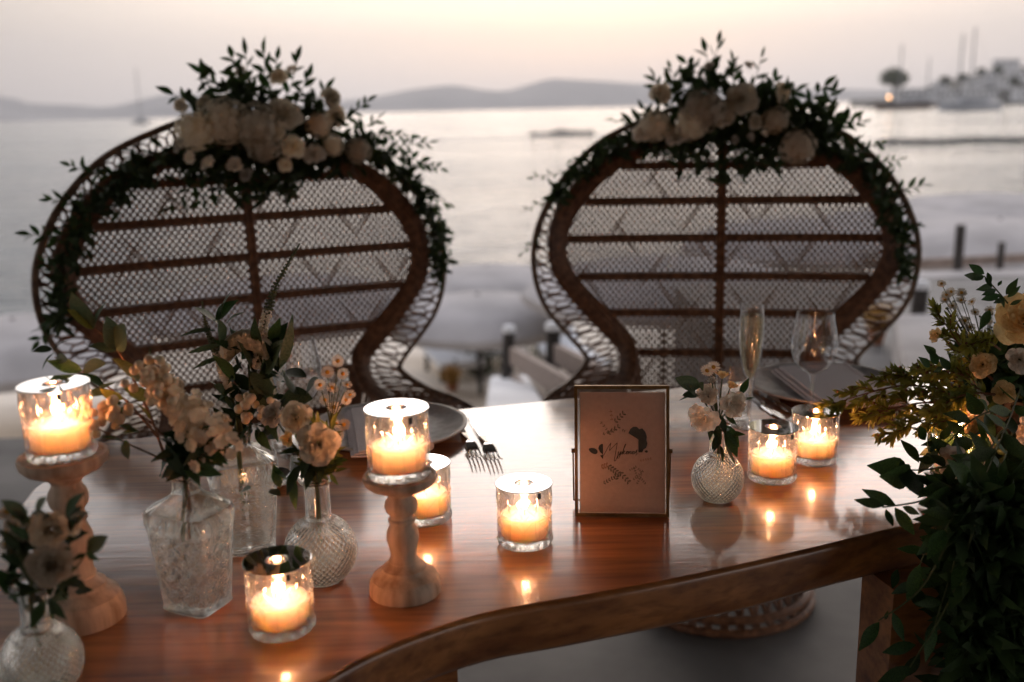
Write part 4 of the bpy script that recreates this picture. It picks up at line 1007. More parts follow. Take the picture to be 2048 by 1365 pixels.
vD = vase(92, 1385, .0385, .117, 34, 'round diamond-cut vase in the bottom left corner')
def bottlemesh():
    """flat-sided decanter: rounded square section, wider at the shoulder, star-pressed sides"""
    rows = []; Wd = lambda z: (.0325 + (.0435 - .0325) * min(z / .118, 1)); n = 336
    def sect(hw, hd, z, star, ch=.30):
        row = []
        for k in range(n):
            th = 2 * math.pi * k / n; c, s = math.cos(th), math.sin(th); e = 5.5
            r_ = (abs(c) ** e + abs(s) ** e) ** (-1 / e); x, y = c * r_ * hw, s * r_ * hd
            d = 0
            if star:
                fx = x if abs(y) / hd > abs(x) / hw else y
                cell = .0215; u = (fx / cell + .5) % 1 - .5; v = (z / cell + .15) % 1 - .5; rr = math.hypot(u, v)
                if rr < .5: a = math.atan2(v, u); d = .0026 * abs(math.cos(6 * a)) * (1 - rr / .5) ** .5 * (rr / .5) ** .3
                else: d = .0012
                d *= star
            L = math.hypot(x, y); row.append(Vector((x - x / L * d, y - y / L * d, z)))
        return row
    prof = [(.0305, .0265, 0, 0), (.0325, .0285, .0025, 0)]
    for i in range(116): z = .004 + .094 * i / 115; prof.append((Wd(z), Wd(z) * .80, z, min(1, i / 4, (115 - i) / 4)))
    prof += [(.0432, .0345, .105, 0), (.0435, .0345, .116, 0), (.0425, .0335, .119, 0), (.031, .0265, .1275, 0), (.020, .0195, .133, 0), (.0140, .0140, .137, 0), (.0128, .0128, .141, 0), (.0128, .0128, .152, 0), (.016, .016, .1535, 0), (.0168, .0168, .1555, 0), (.0155, .0155, .157, 0), (.0128, .0128, .1565, 0),
             (.0102, .0102, .152, 0), (.0102, .0102, .140, 0), (.018, .0165, .131, 0), (.038, .030, .1165, 0), (.039, .0305, .10, 0), (.034, .0265, .05, 0), (.0285, .022, .010, 0)]
    for hw, hd, z, st in prof:
        rows.append(sect(hw, hd, z, st))
    mb = MB(); vs = [q for r_ in rows for q in r_]; N_ = len(rows)
    fs = [(j * n + k, j * n + (k + 1) % n, (j + 1) * n + (k + 1) % n, (j + 1) * n + k) for j in range(N_ - 1) for k in range(n)] + [tuple(range(n - 1, -1, -1)), tuple((N_ - 1) * n + k for k in range(n))]
    mb.add(vs, fs); return mb.mesh('bottle_vase', M['vaseglass'])
BOT = bottlemesh()
def bottle(px, py, yaw, label, s=1.0):
    p = onz(px, py, TZ); o = put('bottle_vase', BOT, None); o.location = (p.x, p.y, TZ + .0006); o.rotation_euler = (0, 0, yaw); o.scale = (s, s, s)
    tag(o, label, 'vase', 'star-pressed bottle vases'); return p
vA = bottle(397, 1210, R(-24), 'front star-pressed glass bottle vase with cream flowers')
vB = bottle(497, 1095, R(20), 'rear star-pressed glass bottle vase with tall flower spikes', 1.02)

# ================================================================== PICTURE FRAME
fl_, fr_ = onz(1150, 1034, TZ), onz(1338, 1036, TZ)
fx = (fr_ - fl_).normalized(); FW = (fr_ - fl_).length
fbk = Vector((-fx.y, fx.x, 0)); lean = R(9)
fup = Vector((0, 0, 1)) * math.cos(lean) + fbk * math.sin(lean); fnr = fx.cross(fup)          # fnr points to the viewer? (see below)
if fnr.y > 0: fnr = -fnr
FH = .1785; F0 = fl_ + Vector((0, 0, .002))
def fp(x, y, d=0): return F0 + fx * x + fup * y + fnr * d
pf = thing('picture_frame', 'slim brass picture frame with a rose card reading Mykonos', 'frame', tuple((fl_ + fr_) / 2))
tb = .0042
def fbar(x0, x1, y0, y1, d0, d1):
    mb = MB(); mb.add([fp(x, y, d) for x in (x0, x1) for y in (y0, y1) for d in (d0, d1)], [(0, 1, 3, 2), (4, 6, 7, 5), (0, 4, 5, 1), (2, 3, 7, 6), (0, 2, 6, 4), (1, 5, 7, 3)]); return mb
for a in ((0, tb, 0, FH), (FW - tb, FW, 0, FH), (tb, FW - tb, 0, tb), (tb, FW - tb, FH - tb, FH)): put('bar', fbar(*a, -.006, .004), M['brass'], pf, False)
cx0, cx1, cy0, cy1 = tb + .0028, FW - tb - .0012, tb + .0005, FH - tb - .0050
card = put('card', fbar(cx0, cx1, cy0, cy1, -.0012, 0), M['card'], pf, False)
put('pane', fbar(tb, FW - tb, tb, FH - tb, .0016, .0024), M['pane'], pf, False)
put('pane', fbar(tb, FW - tb, tb, FH - tb, -.0034, -.0026), M['pane'], pf, False)
# wire stand with side hinges
mb = MB(); hy = FH * .50
for x in (-.0022, FW + .0022): mb.tube([fp(x, hy, -.002), fp(x, hy * .45, -.022) , fp(x, .012, -.040)], .0012, 6)
mb.tube([fp(-.0022, .012, -.040), fp(FW + .0022, .012, -.040)], .0012, 6); put('stand', mb, M['brass'], pf)
for x in (-.0022, FW + .0022):
    mb = MB(); mb.tube([fp(x - .0022, hy, -.002), fp(x + .0022, hy, -.002)], .0032, 10); put('hinge', mb, M['brass'], pf)
# lettering and printed leaves (measured on an enlarged view: x 85..1000, y 75..1290)
def cp(x, y, d=.0005): return fp((x - 60) / 955 * FW, (1290 - y) / 1222 * FH, d)
def ribbon(mb, pts, wd, mi=0):
    P = cat([Vector((x, y, 0)) for x, y in pts], 6); vs = []
    for i, p in enumerate(P):
        t = (P[min(i + 1, len(P) - 1)] - P[max(i - 1, 0)]).normalized(); nn = Vector((-t.y, t.x, 0)); w_ = wd * (.55 + .45 * abs(t.y))
        vs += [cp(p.x + nn.x * w_, p.y + nn.y * w_), cp(p.x - nn.x * w_, p.y - nn.y * w_)]
    mb.add(vs, [(2 * i, 2 * i + 1, 2 * i + 3, 2 * i + 2) for i in range(len(P) - 1)], mi)
mb = MB()
for st_ in ([(352, 722), (372, 692), (400, 642), (428, 604)], [(428, 604), (418, 648), (413, 676)], [(413, 676), (450, 640), (492, 602)], [(492, 602), (482, 660), (468, 735), (462, 764), (468, 774), (482, 756), (498, 715), (506, 684)],
            [(503, 682), (500, 704), (512, 710), (526, 690), (532, 678)], [(532, 678), (524, 712), (506, 746), (494, 744), (506, 722), (545, 692)], [(545, 692), (566, 644), (580, 617), (572, 618), (556, 660), (540, 714)], [(544, 698), (558, 680), (568, 678), (562, 690), (552, 694), (562, 707), (582, 700)],
            [(582, 700), (590, 682), (602, 684), (599, 703), (588, 708), (586, 694), (594, 684), (612, 686)], [(612, 686), (608, 708)], [(609, 702), (620, 684), (630, 686), (628, 706), (642, 700)], [(642, 700), (650, 683), (662, 686), (659, 703), (648, 708), (645, 694), (654, 684), (672, 687)],
            [(668, 704), (682, 682), (694, 664), (686, 688), (692, 706), (676, 718)]): ribbon(mb, st_, 2.9)
put('lettering', mb, M['ink'], card, False)
def blot(mb, cx, cy, a, b, ang, mi, n=14):
    vs = [cp(cx, cy, .00045)]; ca, sa = math.cos(ang), math.sin(ang)
    for k in range(n):
        t = 2 * math.pi * k / n; x, y = a * math.cos(t), b * math.sin(t) * (1 + .25 * math.cos(t)); vs.append(cp(cx + x * ca - y * sa, cy + x * sa + y * ca, .00045))
    mb.add(vs, [(0, 1 + k, 1 + (k + 1) % n) for k in range(n)], mi)
mb = MB()
def pol(pts, mi=0): mb.add([cp(x, y, .00048) for x, y in pts], [tuple(range(len(pts)))], mi)
blot(mb, 248, 678, 48, 26, .35, 0); pol([(348, 614), (330, 614), (308, 630), (300, 655), (318, 690), (348, 716)]); pol([(318, 722), (350, 714), (348, 758)])
pol([(604, 512), (625, 472), (655, 452), (690, 452), (715, 475), (745, 466), (775, 500), (790, 545), (785, 575), (796, 610), (780, 650), (758, 660), (745, 690), (706, 690), (706, 570)])
blot(mb, 785, 682, 16, 11, 0, 0)
for (x0, y0, x1, y1, n_, s_, mi) in ((465, 410, 570, 315, 4, 22, 1), (420, 520, 320, 400, 4, 12, 1), (395, 520, 520, 440, 4, 20, 1), (340, 525, 480, 475, 4, 12, 1), (350, 985, 450, 930, 4, 16, 1), (400, 820, 520, 900, 5, 24, 1), (520, 880, 620, 980, 4, 22, 1), (330, 830, 400, 810, 3, 22, 2), (425, 290, 440, 400, 3, 12, 2),
                                (610, 860, 690, 820, 4, 9, 1), (650, 950, 760, 860, 6, 11, 1), (690, 990, 740, 890, 5, 10, 1), (780, 990, 720, 920, 4, 11, 1), (720, 770, 840, 745, 5, 10, 2), (540, 480, 575, 495, 2, 10, 1), (660, 830, 700, 940, 5, 10, 1), (470, 945, 490, 900, 2, 24, 1), (700, 840, 740, 880, 3, 9, 1)):
    an = math.atan2(y1 - y0, x1 - x0)
    for i in range(n_):
        t = (i + .5) / n_
        for s in (1, -1): blot(mb, x0 + (x1 - x0) * t - math.sin(an) * s * s_ * .6, y0 + (y1 - y0) * t + math.cos(an) * s * s_ * .6, s_ * .75, s_ * .36, an + s * .8, mi, 8)
    ribbon(mb, [(x0, y0), ((x0 + x1) / 2 + 3, (y0 + y1) / 2), (x1, y1)], 1.2, mi)
put('printed_leaves', mb, [M['ink'], M['inkg'], M['inkr']], card, False)

# ================================================================== PLATES, NAPKINS, CUTLERY, GLASSES
def plate(px, py, rad, label):
    p = onz(px, py, TZ); t_ = thing('plate', label, 'plate', (p.x, p.y, TZ), group='stoneware plates')
    z = TZ + .0006; mb = MB(); mb.lathe([(0, z), (rad * .55, z), (rad * .75, z + .003), (rad * .94, z + .011), (rad, z + .016), (rad * 1.003, z + .0185)], 72, 0, (p.x, p.y, 0)); 
    mb.lathe([(rad * 1.003, z + .0185), (rad * .985, z + .0195), (rad * .95, z + .0185)], 72, 0, (p.x, p.y, 0)); put('rim', mb, M['stonerim'], t_)
    mb = MB(); mb.lathe([(rad * .95, z + .0185), (rad * .90, z + .0150), (rad * .74, z + .0085), (rad * .62, z + .0065), (0, z + .0060)], 72, 0, (p.x, p.y, 0)); put('well', mb, M['stone'], t_)
    return p
pL = plate(776, 868, .138, 'grey stoneware plate behind the middle candlestick')
pR = plate(1655, 782, .150, 'grey stoneware plate under the wine glass at the right')
def napkin(c, ang, L, Wd, z, label):
    """linen folded in three: two layers and a rolled fold"""
    t_ = thing('napkin', label, 'napkin', (c.x, c.y, z), group='folded napkins')
    d = Vector((math.cos(ang), math.sin(ang), 0)); e = Vector((-d.y, d.x, 0)); 
    for li, (w0, w1, zz) in enumerate(((-.5, .5, 0), (-.5, .46, .0045), (-.5, .40, .009))):
        mb = MB(); vs = []; n, m = 18, 10
        for i in range(n + 1):
            for j in range(m + 1):
                s = i / n - .5; q = w0 + (w1 - w0) * j / m
                hz = zz + .0016 * mnoise.noise(Vector((s * 7, q * 5, li * 3.1))) + .009 * max(0, abs(s) * 2 - .74) ** 1.3
                vs.append(c + d * s * L + e * q * Wd + Vector((0, 0, z - c.z + hz)))
        N_ = (n + 1) * (m + 1); vs += [v + Vector((0, 0, .0026)) for v in vs]
        g = lambda i, j: i * (m + 1) + j
        fs = [(g(i, j), g(i, j + 1), g(i + 1, j + 1), g(i + 1, j)) for i in range(n) for j in range(m)]; fs += [tuple(x + N_ for x in reversed(f)) for f in fs]
        for i in range(n): fs += [(g(i, 0), g(i + 1, 0), g(i + 1, 0) + N_, g(i, 0) + N_), (g(i + 1, m), g(i, m), g(i, m) + N_, g(i + 1, m) + N_)]
        for j in range(m): fs += [(g(0, j + 1), g(0, j), g(0, j) + N_, g(0, j + 1) + N_), (g(n, j), g(n, j + 1), g(n, j + 1) + N_, g(n, j) + N_)]
        mb.add(vs, fs); put('fold', mb, M['napkin'], t_)
    mb = MB(); P = [c + d * (i / 10 - .5) * L * .98 + e * -.5 * Wd + Vector((0, 0, z - c.z + .0075 + .009 * max(0, abs(i / 10 - .5) * 2 - .74) ** 1.3)) for i in range(11)]; mb.tube(P, .0068, 10); put('rolled_edge', mb, M['napkin'], t_)
napkin(onz(770, 868, TZ + .012) + Vector((0, 0, 0)), TANG + R(88), .24, .125, TZ + .0145, 'lilac grey napkin folded on the left plate')
napkin(onz(1665, 780, TZ + .012), TANG + R(80), .26, .150, TZ + .0145, 'lilac grey napkin folded on the right plate')

def cutlery(kind, a, b, label, group):
    """a handle end, b working end, on the table"""
    L = (b - a).length; d = (b - a).normalized(); e = Vector((-d.y, d.x, 0)); t_ = thing(kind, label, kind if kind != 'table_knife' else 'knife', tuple((a + b) / 2), group=group)
    def strip(secs, nm, th=.0022):
        mb = MB(); vs = []
        for s, w_, z in secs:
            p = a + d * s * L; zz = TZ + .0012 + z
            for sx_, sz in ((-1, 0), (1, 0), (1, 1), (-1, 1)): vs.append((p.x + e.x * sx_ * w_ * (1 if sz == 0 else .75), p.y + e.y * sx_ * w_ * (1 if sz == 0 else .75), zz + sz * th))
        n = len(secs); mb.add(vs, [(4 * i + k, 4 * i + 4 + k, 4 * i + 4 + (k + 1) % 4, 4 * i + (k + 1) % 4) for i in range(n - 1) for k in range(4)] + [(3, 2, 1, 0), tuple(4 * (n - 1) + k for k in range(4))])
        return put(nm, mb, M['steel'], t_, False)
    if kind == 'fork':
        strip([(0, .0055, 0), (.06, .0075, 0), (.45, .0055, .001), (.60, .0035, .006), (.66, .0030, .008)], 'handle', .003)
        strip([(.66, .0030, .008), (.70, .0095, .008), (.76, .0118, .006), (.80, .0118, .004)], 'head')
        for k in range(4):
            o = (k - 1.5) * .0064; mb = MB(); P = [a + d * s * L + e * o + Vector((0, 0, z + .002)) for s, z in ((.795, .004), (.87, .0025), (.94, .005), (1.0, .010))]; mb.tube(P, [.0017, .0016, .0014, .0009], 6); put('tine', mb, M['steel'], t_)
    elif kind == 'table_knife':
        strip([(0, .0060, 0), (.03, .0080, 0), (.40, .0072, 0), (.45, .0060, 0)], 'handle', .006)
        strip([(.45, .0050, .001), (.50, .0085, .001), (.80, .0095, .001), (.95, .0060, .001), (1.0, .001, .001)], 'blade', .0015)
    else:
        strip([(0, .0055, 0), (.06, .0075, 0), (.45, .0055, .001), (.62, .0035, .005), (.70, .0035, .004)], 'handle', .003)
        mb = MB(); vs = []; n, m = 14, 5; c = a + d * L * .85
        for j in range(m + 1):
            for k in range(n):
                t = 2 * math.pi * k / n; q = j / m; p = c + d * (.155 * L * q * math.cos(t)) + e * (.019 * q * math.sin(t)); vs.append((p.x, p.y, TZ + .0016 + .007 * q * q))
        fs = [(j * n + k, j * n + (k + 1) % n, (j + 1) * n + (k + 1) % n, (j + 1) * n + k) for j in range(m) for k in range(n)]
        mb.add(vs, fs); put('bowl', mb, M['steel'], t_)
cutlery('fork', onz(908, 830, TZ), onz(957, 930, TZ), 'left fork of the pair on the bare table', 'cutlery of the left place')
cutlery('fork', onz(942, 836, TZ), onz(993, 934, TZ), 'right fork of the pair on the bare table', 'cutlery of the left place')
cutlery('table_knife', onz(590, 872, TZ), onz(592, 968, TZ), 'table knife beside the left plate behind the flowers', 'cutlery of the left place')
cutlery('spoon', onz(535, 872, TZ), onz(566, 982, TZ), 'spoon lying behind the rear bottle vase', 'cutlery of the left place')
cutlery('table_knife', onz(1496, 790, TZ), onz(1568, 842, TZ), 'knife beside the right plate nearer the flute', 'cutlery of the right place')
cutlery('table_knife', onz(1522, 786, TZ), onz(1600, 836, TZ), 'knife beside the right plate nearer the plate', 'cutlery of the right place')

def stemglass(px, py, label, name, bowl, Hh, foot, zbowl, fill=None, cat_='glass'):
    """bowl: outer (radius, height) profile from stem to lip"""
    p = onz(px, py, TZ); z0 = TZ + .0006; t_ = thing(name, label, cat_, (p.x, p.y, TZ), group='stemmed glasses')
    mb = MB(); mb.lathe([(0, z0), (foot, z0), (foot, z0 + .0012), (foot * .55, z0 + .003), (.0060, z0 + .007), (.0042, z0 + .014), (0.0, z0 + .014)], 48, 0, (p.x, p.y, 0)); put('foot', mb, M['thin'], t_)
    mb = MB(); mb.lathe([(.0042, z0 + .0135), (.0036, z0 + .03), (.0036, z0 + zbowl - .02), (.0050, z0 + zbowl - .004), (.0075, z0 + zbowl + .003)], 20, 0, (p.x, p.y, 0)); put('stem', mb, M['cutglass'], t_)
    o = [(r_, z0 + zbowl + h) for r_, h in bowl]; i_ = [(max(r_ - .0015, .0003), z + (.0014 if k < 2 else 0)) for k, (r_, z) in enumerate(o)]
    lip = [(o[-1][0] - .0002, o[-1][1] + .0008), (o[-1][0] - .0013, o[-1][1] + .0008)]
    mb = MB(); mb.lathe([(0, o[0][1])] + o + lip + list(reversed(i_)) + [(0, i_[0][1])], 64, 0, (p.x, p.y, 0)); put('bowl', mb, M['thin'], t_)
    if fill:
        pr = [(max(r_ - .0004, .0002), z) for r_, z in i_ if z < z0 + fill]; pr.append((pr[-1][0] + .0001, z0 + fill)); pr.append((0, z0 + fill))
        mb = MB(); mb.lathe([(0, pr[0][1])] + pr, 48, 0, (p.x, p.y, 0)); put('sparkling_wine', mb, M['wine'], t_)
    return p
stemglass(1621, 842, 'empty wine glass at the right place', 'wine_glass', [(.004, 0), (.014, .003), (.026, .012), (.0345, .026), (.039, .042), (.0395, .056), (.037, .076), (.033, .096), (.0315, .108)], 0, .036, .085)
stemglass(1497, 852, 'champagne flute of sparkling wine beside the small vase', 'champagne_flute', [(.003, 0), (.009, .008), (.0145, .024), (.0185, .045), (.0208, .070), (.0212, .092), (.0198, .118), (.0188, .132)], 0, .031, .082, .196)
stemglass(606, 908, 'wine glass behind the flowers at the left place', 'wine_glass', [(.004, 0), (.014, .003), (.026, .012), (.0345, .026), (.039, .042), (.0395, .056), (.037, .076), (.033, .096), (.0315, .108)], 0, .036, .085)
stemglass(560, 895, 'narrow flute behind the flowers at the left place', 'champagne_flute', [(.003, 0), (.009, .008), (.0145, .024), (.0185, .045), (.0208, .070), (.0212, .092), (.0198, .118), (.0188, .132)], 0, .031, .082, .150)
p = onz(1468, 838, TZ); mb = MB(); mb.lathe([(0, TZ + .0006), (.022, TZ + .0006), (.026, TZ + .004), (.033, TZ + .06), (.034, TZ + .086), (.0335, TZ + .0868), (.0326, TZ + .086), (.0316, TZ + .06), (.0248, TZ + .008), (0, TZ + .007)], 56, 0, (p.x, p.y, 0))
tag(put('tumbler', mb, M['thin']), 'plain water tumbler behind the small flower vase', 'glass')

# ================================================================== FLOWERS IN THE VASES
def neck(p, h): return Vector((p.x, p.y, TZ + h))
def at(px, py, p, dy=0.0): return aty(px, py, p.y + dy)
# --- small vase
B = Bunch('flower_bunch', 'white lisianthus and leaves in the small vase', 'flowers', (vE.x, vE.y, TZ + .11), 'flower bunches in vases'); nk = neck(vE, .108)
for px, py, rp, k, dy, fc in ((1408, 838, 33, 'white', -.035, (-.5, -1, -.25)), (1466, 808, 31, 'white', -.02, (.35, -1, .1)), (1415, 790, 24, 'white', .0, (-.2, -.8, .6)), (1445, 752, 17, 'bud', 0, (.1, -.2, 1)), (1424, 762, 14, 'wbud', 0, (-.2, -.2, 1)), (1462, 772, 16, 'bud', .01, (.3, -.3, 1))):
    p = at(px, py, vE, dy); B.stem([nk - Vector((0, 0, .07)), nk, nk.lerp(p, .6) + Vector((0, .004, 0)), p], .0017); B.head(ROSE[k], p, rp * 1.42 / FPX, fc, 'lisianthus' if k == 'white' else 'bud')
for px, py in ((1427, 735), (1414, 742)): p = at(px, py, vE, .01); B.stem([nk, nk.lerp(p, .5), p], .001); B.head(DAISY, p, .0105, (0, -.7, .6), 'daisy')
for b, t, k in (((1400, 775), (1352, 757), 'euca'), ((1392, 788), (1372, 768), 'round'), ((1395, 790), (1366, 790), 'euca'), ((1402, 780), (1405, 765), 'round'), ((1400, 790), (1360, 795), 'thin'), ((1480, 790), (1498, 755), 'ruscus2'), ((1455, 870), (1490, 868), 'ruscus'), ((1450, 850), (1480, 895), 'ruscus'), ((1450, 860), (1476, 915), 'ruscus'), ((1440, 860), (1430, 905), 'dark'), ((1448, 880), (1466, 930), 'ruscus2'), ((1440, 830), (1452, 870), 'dark'), ((1430, 840), (1440, 890), 'dark'), ((1450, 830), (1474, 850), 'dark'), ((1440, 890), (1448, 925), 'dark'), ((1485, 800), (1508, 795), 'thin'), ((1425, 845), (1418, 880), 'dark'), ((1436, 870), (1424, 900), 'dark')):
    B.leaf(at(*b, vE, -.01), at(*t, vE, -.02), k)
B.stem([nk, at(1405, 800, vE), at(1365, 775, vE)], .0012); B.done()

# --- larger round vase
B = Bunch('flower_bunch', 'cream rose, asters and greenery in the larger round vase', 'flowers', (vC.x, vC.y, TZ + .13), 'flower bunches in vases'); nk = neck(vC, .128)
for px, py, rp, k, dy, fc in ((637, 888, 44, 'cream', -.03, (.35, -1, .15)), (590, 835, 34, 'cream', .0, (-.2, -1, .4)), (545, 830, 30, 'white', .02, (-.5, -.8, .5)), (575, 880, 20, 'bud', -.01, (-.2, -1, .3))):
    p = at(px, py, vC, dy); B.stem([nk - Vector((0, 0, .08)), nk, nk.lerp(p, .6), p], .0018); B.head(ROSE[k], p, rp * 1.17 / FPX, fc, 'rose')
for px, py in ((676, 722), (694, 770), (686, 748), (664, 776), (640, 770), (668, 815), (692, 800), (650, 800), (672, 848), (688, 850), (655, 745), (700, 790), (675, 870)):
    p = at(px, py, vC, .05); B.stem([nk + Vector((0, .005, 0)), at(660, 860, vC, .04), p], .0009); B.head(DAISY, p, random.uniform(.007, .0095), rv(.5) + Vector((.2, -.8, .6)), 'daisy')
for i in range(26):
    a = at(random.uniform(610, 670), random.uniform(850, 960), vC, random.uniform(-.02, .02)); B.sprig(nk + rv(.006), a, 6, .022, 'myrtle', spread=.6)
for b, t, k in (((600, 930), (570, 990), 'ruscus'), ((575, 960), (550, 940), 'ruscus'), ((560, 975), (545, 925), 'ruscus2'), ((590, 960), (588, 1020), 'ruscus'), ((600, 940), (660, 930), 'dark'), ((620, 940), (690, 915), 'ruscus'), ((540, 980), (560, 990), 'euca'), ((480, 985), (500, 975), 'euca'), ((640, 910), (672, 930), 'myrtle'), ((600, 900), (560, 905), 'dark'), ((620, 900), (600, 960), 'dark'), ((640, 920), (640, 970), 'dark'), ((625, 920), (612, 980), 'dark')):
    B.leaf(at(*b, vC, -.015), at(*t, vC, -.03), k)
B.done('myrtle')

# --- front bottle
B = Bunch('flower_bunch', 'cream stock flowers with snowberries leaning left from the front bottle', 'flowers', (vA.x, vA.y, TZ + .155), 'flower bunches in vases'); nk = neck(vA, .150)
def floretmesh():
    mb = MB()
    for k in range(7):
        th = k * 2 * math.pi / 7 + random.uniform(-.2, .2); d = Vector((math.cos(th), math.sin(th), random.uniform(.1, .7))).normalized(); e = Vector((-math.sin(th), math.cos(th), 0)) * .45
        mb.add([(0, 0, 0), d * .6 - e, d * 1.0 - e * .5 + Vector((0, 0, .1)), d * 1.05 + e * .4 - Vector((0, 0, .1)), d * .6 + e], [(0, 1, 2, 3, 4)])
    return mb.mesh('stock_floret', M['petal'])
FLOR = [floretmesh() for _ in range(3)]
P = [at(x, y, vA, d) for x, y, d in ((440, 890, -.02), (400, 855, -.02), (350, 800, -.01), (305, 755, .0))]; PP = resample(cat(P, 6), 40)
B.stem([nk - Vector((.01, 0, .10)), nk, P[0].lerp(nk, .4), P[1], P[3]], .0025)
for i in range(190):
    t = random.random() ** .8; q = PP[int(t * 39)] + rv(.022 * (1.0 - .55 * t)); B.head(random.choice(FLOR), q, random.uniform(.0055, .009), (q - PP[int(t * 39)]) * 30 + Vector((0, -.5, .4)), 'floret')
def berries(B, c, n, spread, r_=.0056):
    ps = []
    for i in range(n * 30):
        if len(ps) >= n: break
        q = c + Vector((random.gauss(0, spread[0]), random.gauss(0, spread[1]), random.gauss(0, spread[2])))
        if all((q - o).length > r_ * 1.5 for o in ps): ps.append(q); inst('snowberry', BERRY, Matrix.Translation(q) @ Matrix.Scale(r_ * random.uniform(.8, 1.1), 4), B.t)
berries(B, at(203, 832, vA, -.01), 26, (.020, .008, .008)); berries(B, at(305, 758, vA, -.02), 22, (.011, .008, .012)); berries(B, at(325, 785, vA, -.02), 12, (.010, .008, .010))
tw = B.stem([nk, at(345, 930, vA), at(260, 890, vA), at(180, 850, vA)], .0016, mi=1)
B.stem([nk, at(350, 900, vA), at(280, 830, vA, .01), at(215, 830, vA)], .0014, mi=1)
for b, t, k in (((430, 880), (360, 930), 'dark'), ((380, 930), (440, 950), 'ruscus'), ((390, 935), (330, 960), 'dark'), ((360, 900), (300, 920), 'dark'), ((390, 890), (450, 880), 'dark'), ((400, 900), (455, 925), 'ruscus'), ((360, 880), (320, 870), 'ruscus'), ((250, 885), (200, 870), 'ruscus'), ((250, 880), (255, 918), 'euca'), ((245, 865), (275, 860), 'dark'), ((370, 920), (400, 970), 'dark'), ((380, 880), (420, 850), 'dark'), ((350, 870), (400, 900), 'dark'), ((330, 890), (370, 960), 'dark'), ((270, 860), (240, 850), 'dark'), ((420, 900), (470, 880), 'dark'), ((350, 930), (410, 945), 'ruscus2')):
    B.leaf(at(*b, vA, -.02), at(*t, vA, -.035), k)
for i in range(60):
    B.leaf(at(random.uniform(330, 440), random.uniform(860, 940), vA, random.uniform(-.02, .02)), at(random.uniform(310, 460), random.uniform(850, 960), vA, random.uniform(-.04, .03)), 'dark', part=False)
B.done()
# the eucalyptus branch reaching left
B = Bunch('eucalyptus_branch', 'eucalyptus branch with olive leaves rising left from the front bottle', 'branch', (vA.x, vA.y + .005, TZ + .15)); nk2 = nk + Vector((-.003, .006, 0))
B.stem([nk2 - Vector((0, 0, .08)), nk2, at(330, 910, vA, .04), at(300, 830, vA, .05), at(235, 700, vA, .06), at(165, 640, vA, .06)], .0022, mi=1)
B.stem([at(320, 880, vA, .04), at(250, 800, vA, .05), at(160, 740, vA, .05), at(110, 715, vA, .05)], .0015, mi=1)
for b, t, k in (((187, 658), (140, 588), 'euca'), ((187, 658), (138, 618), 'olive'), ((188, 660), (200, 605), 'thin'), ((232, 700), (215, 635), 'euca'), ((232, 702), (178, 690), 'euca'), ((232, 702), (244, 650), 'round'), ((285, 765), (228, 715), 'olive'), ((288, 770), (305, 705), 'thin'), ((300, 800), (247, 772), 'olive'), ((105, 697), (66, 702), 'euca'), ((108, 700), (128, 676), 'thin'), ((108, 705), (80, 735), 'thin'), ((112, 715), (132, 722), 'euca'), ((165, 742), (95, 722), 'ruscus'), ((165, 738), (208, 726), 'euca'), ((210, 775), (165, 745), 'ruscus'), ((205, 778), (235, 760), 'euca'), ((245, 800), (200, 780), 'olive'), ((245, 805), (195, 815), 'ruscus'), ((215, 782), (170, 790), 'euca'), ((260, 810), (232, 835), 'dark'), ((320, 800), (300, 750), 'thin'), ((300, 838), (270, 800), 'olive')):
    B.leaf(at(*b, vA, .045), at(*t, vA, .03), k)
B.done()
# --- rear bottle
B = Bunch('flower_bunch', 'white cockscomb, snowberries and eucalyptus in the rear bottle', 'flowers', (vB.x, vB.y, TZ + .158), 'flower bunches in vases'); nk = neck(vB, .155)
mb = MB()
cc_ = at(495, 705, vB, .0)
for i in range(22):
    s = i / 21 - .5
    mb.sphere(cc_ + Vector((s * .052, .0, .020 * math.cos(s * 2.6) - .004)), .0085, 8, 6, (1, 1.3, 1.6))
for i in range(220):
    s = random.uniform(-.5, .5); mb.sphere(cc_ + Vector((s * .054, random.uniform(-.012, .012), .020 * math.cos(s * 2.6) - .018 * random.random() + .006)), .0028, 6, 4)
put('cockscomb', mb, M['petal'], B.t)
B.stem([nk - Vector((0, 0, .1)), nk, at(500, 800, vB), cc_ - Vector((0, 0, .015))], .003)
berries(B, at(490, 815, vB, -.03), 14, (.016, .008, .009)); berries(B, at(535, 822, vB, -.03), 8, (.012, .008, .008))
for b, t, k in (((600, 790), (560, 740), 'euca'), ((562, 745), (612, 750), 'round'), ((610, 790), (632, 755), 'round'), ((560, 800), (622, 795), 'round'), ((540, 800), (520, 770), 'round'), ((545, 790), (500, 745), 'euca'), ((510, 760), (480, 680), 'euca'), ((530, 750), (560, 680), 'euca'), ((540, 740), (552, 690), 'ruscus'), ((470, 700), (430, 680), 'ruscus'), ((445, 690), (440, 640), 'euca'), ((440, 640), (455, 575), 'thin'), ((450, 650), (480, 620), 'thin'), ((430, 660), (360, 665), 'thin'), ((440, 690), (375, 705), 'thin'), ((440, 715), (385, 735), 'thin'), ((440, 650), (390, 612), 'euca'), ((430, 640), (470, 600), 'ruscus'), ((470, 760), (430, 710), 'ruscus'), ((455, 790), (430, 770), 'round'), ((470, 790), (500, 830), 'dark'), ((480, 770), (430, 800), 'dark'), ((520, 830), (560, 880), 'dark'), ((500, 850), (470, 890), 'dark'), ((510, 860), (540, 900), 'ruscus'), ((540, 680), (560, 640), 'ruscus'), ((560, 740), (590, 640), 'thin'), ((520, 700), (505, 640), 'dark'), ((485, 740), (465, 700), 'dark')):
    B.leaf(at(*b, vB, -.005), at(*t, vB, -.02), k)
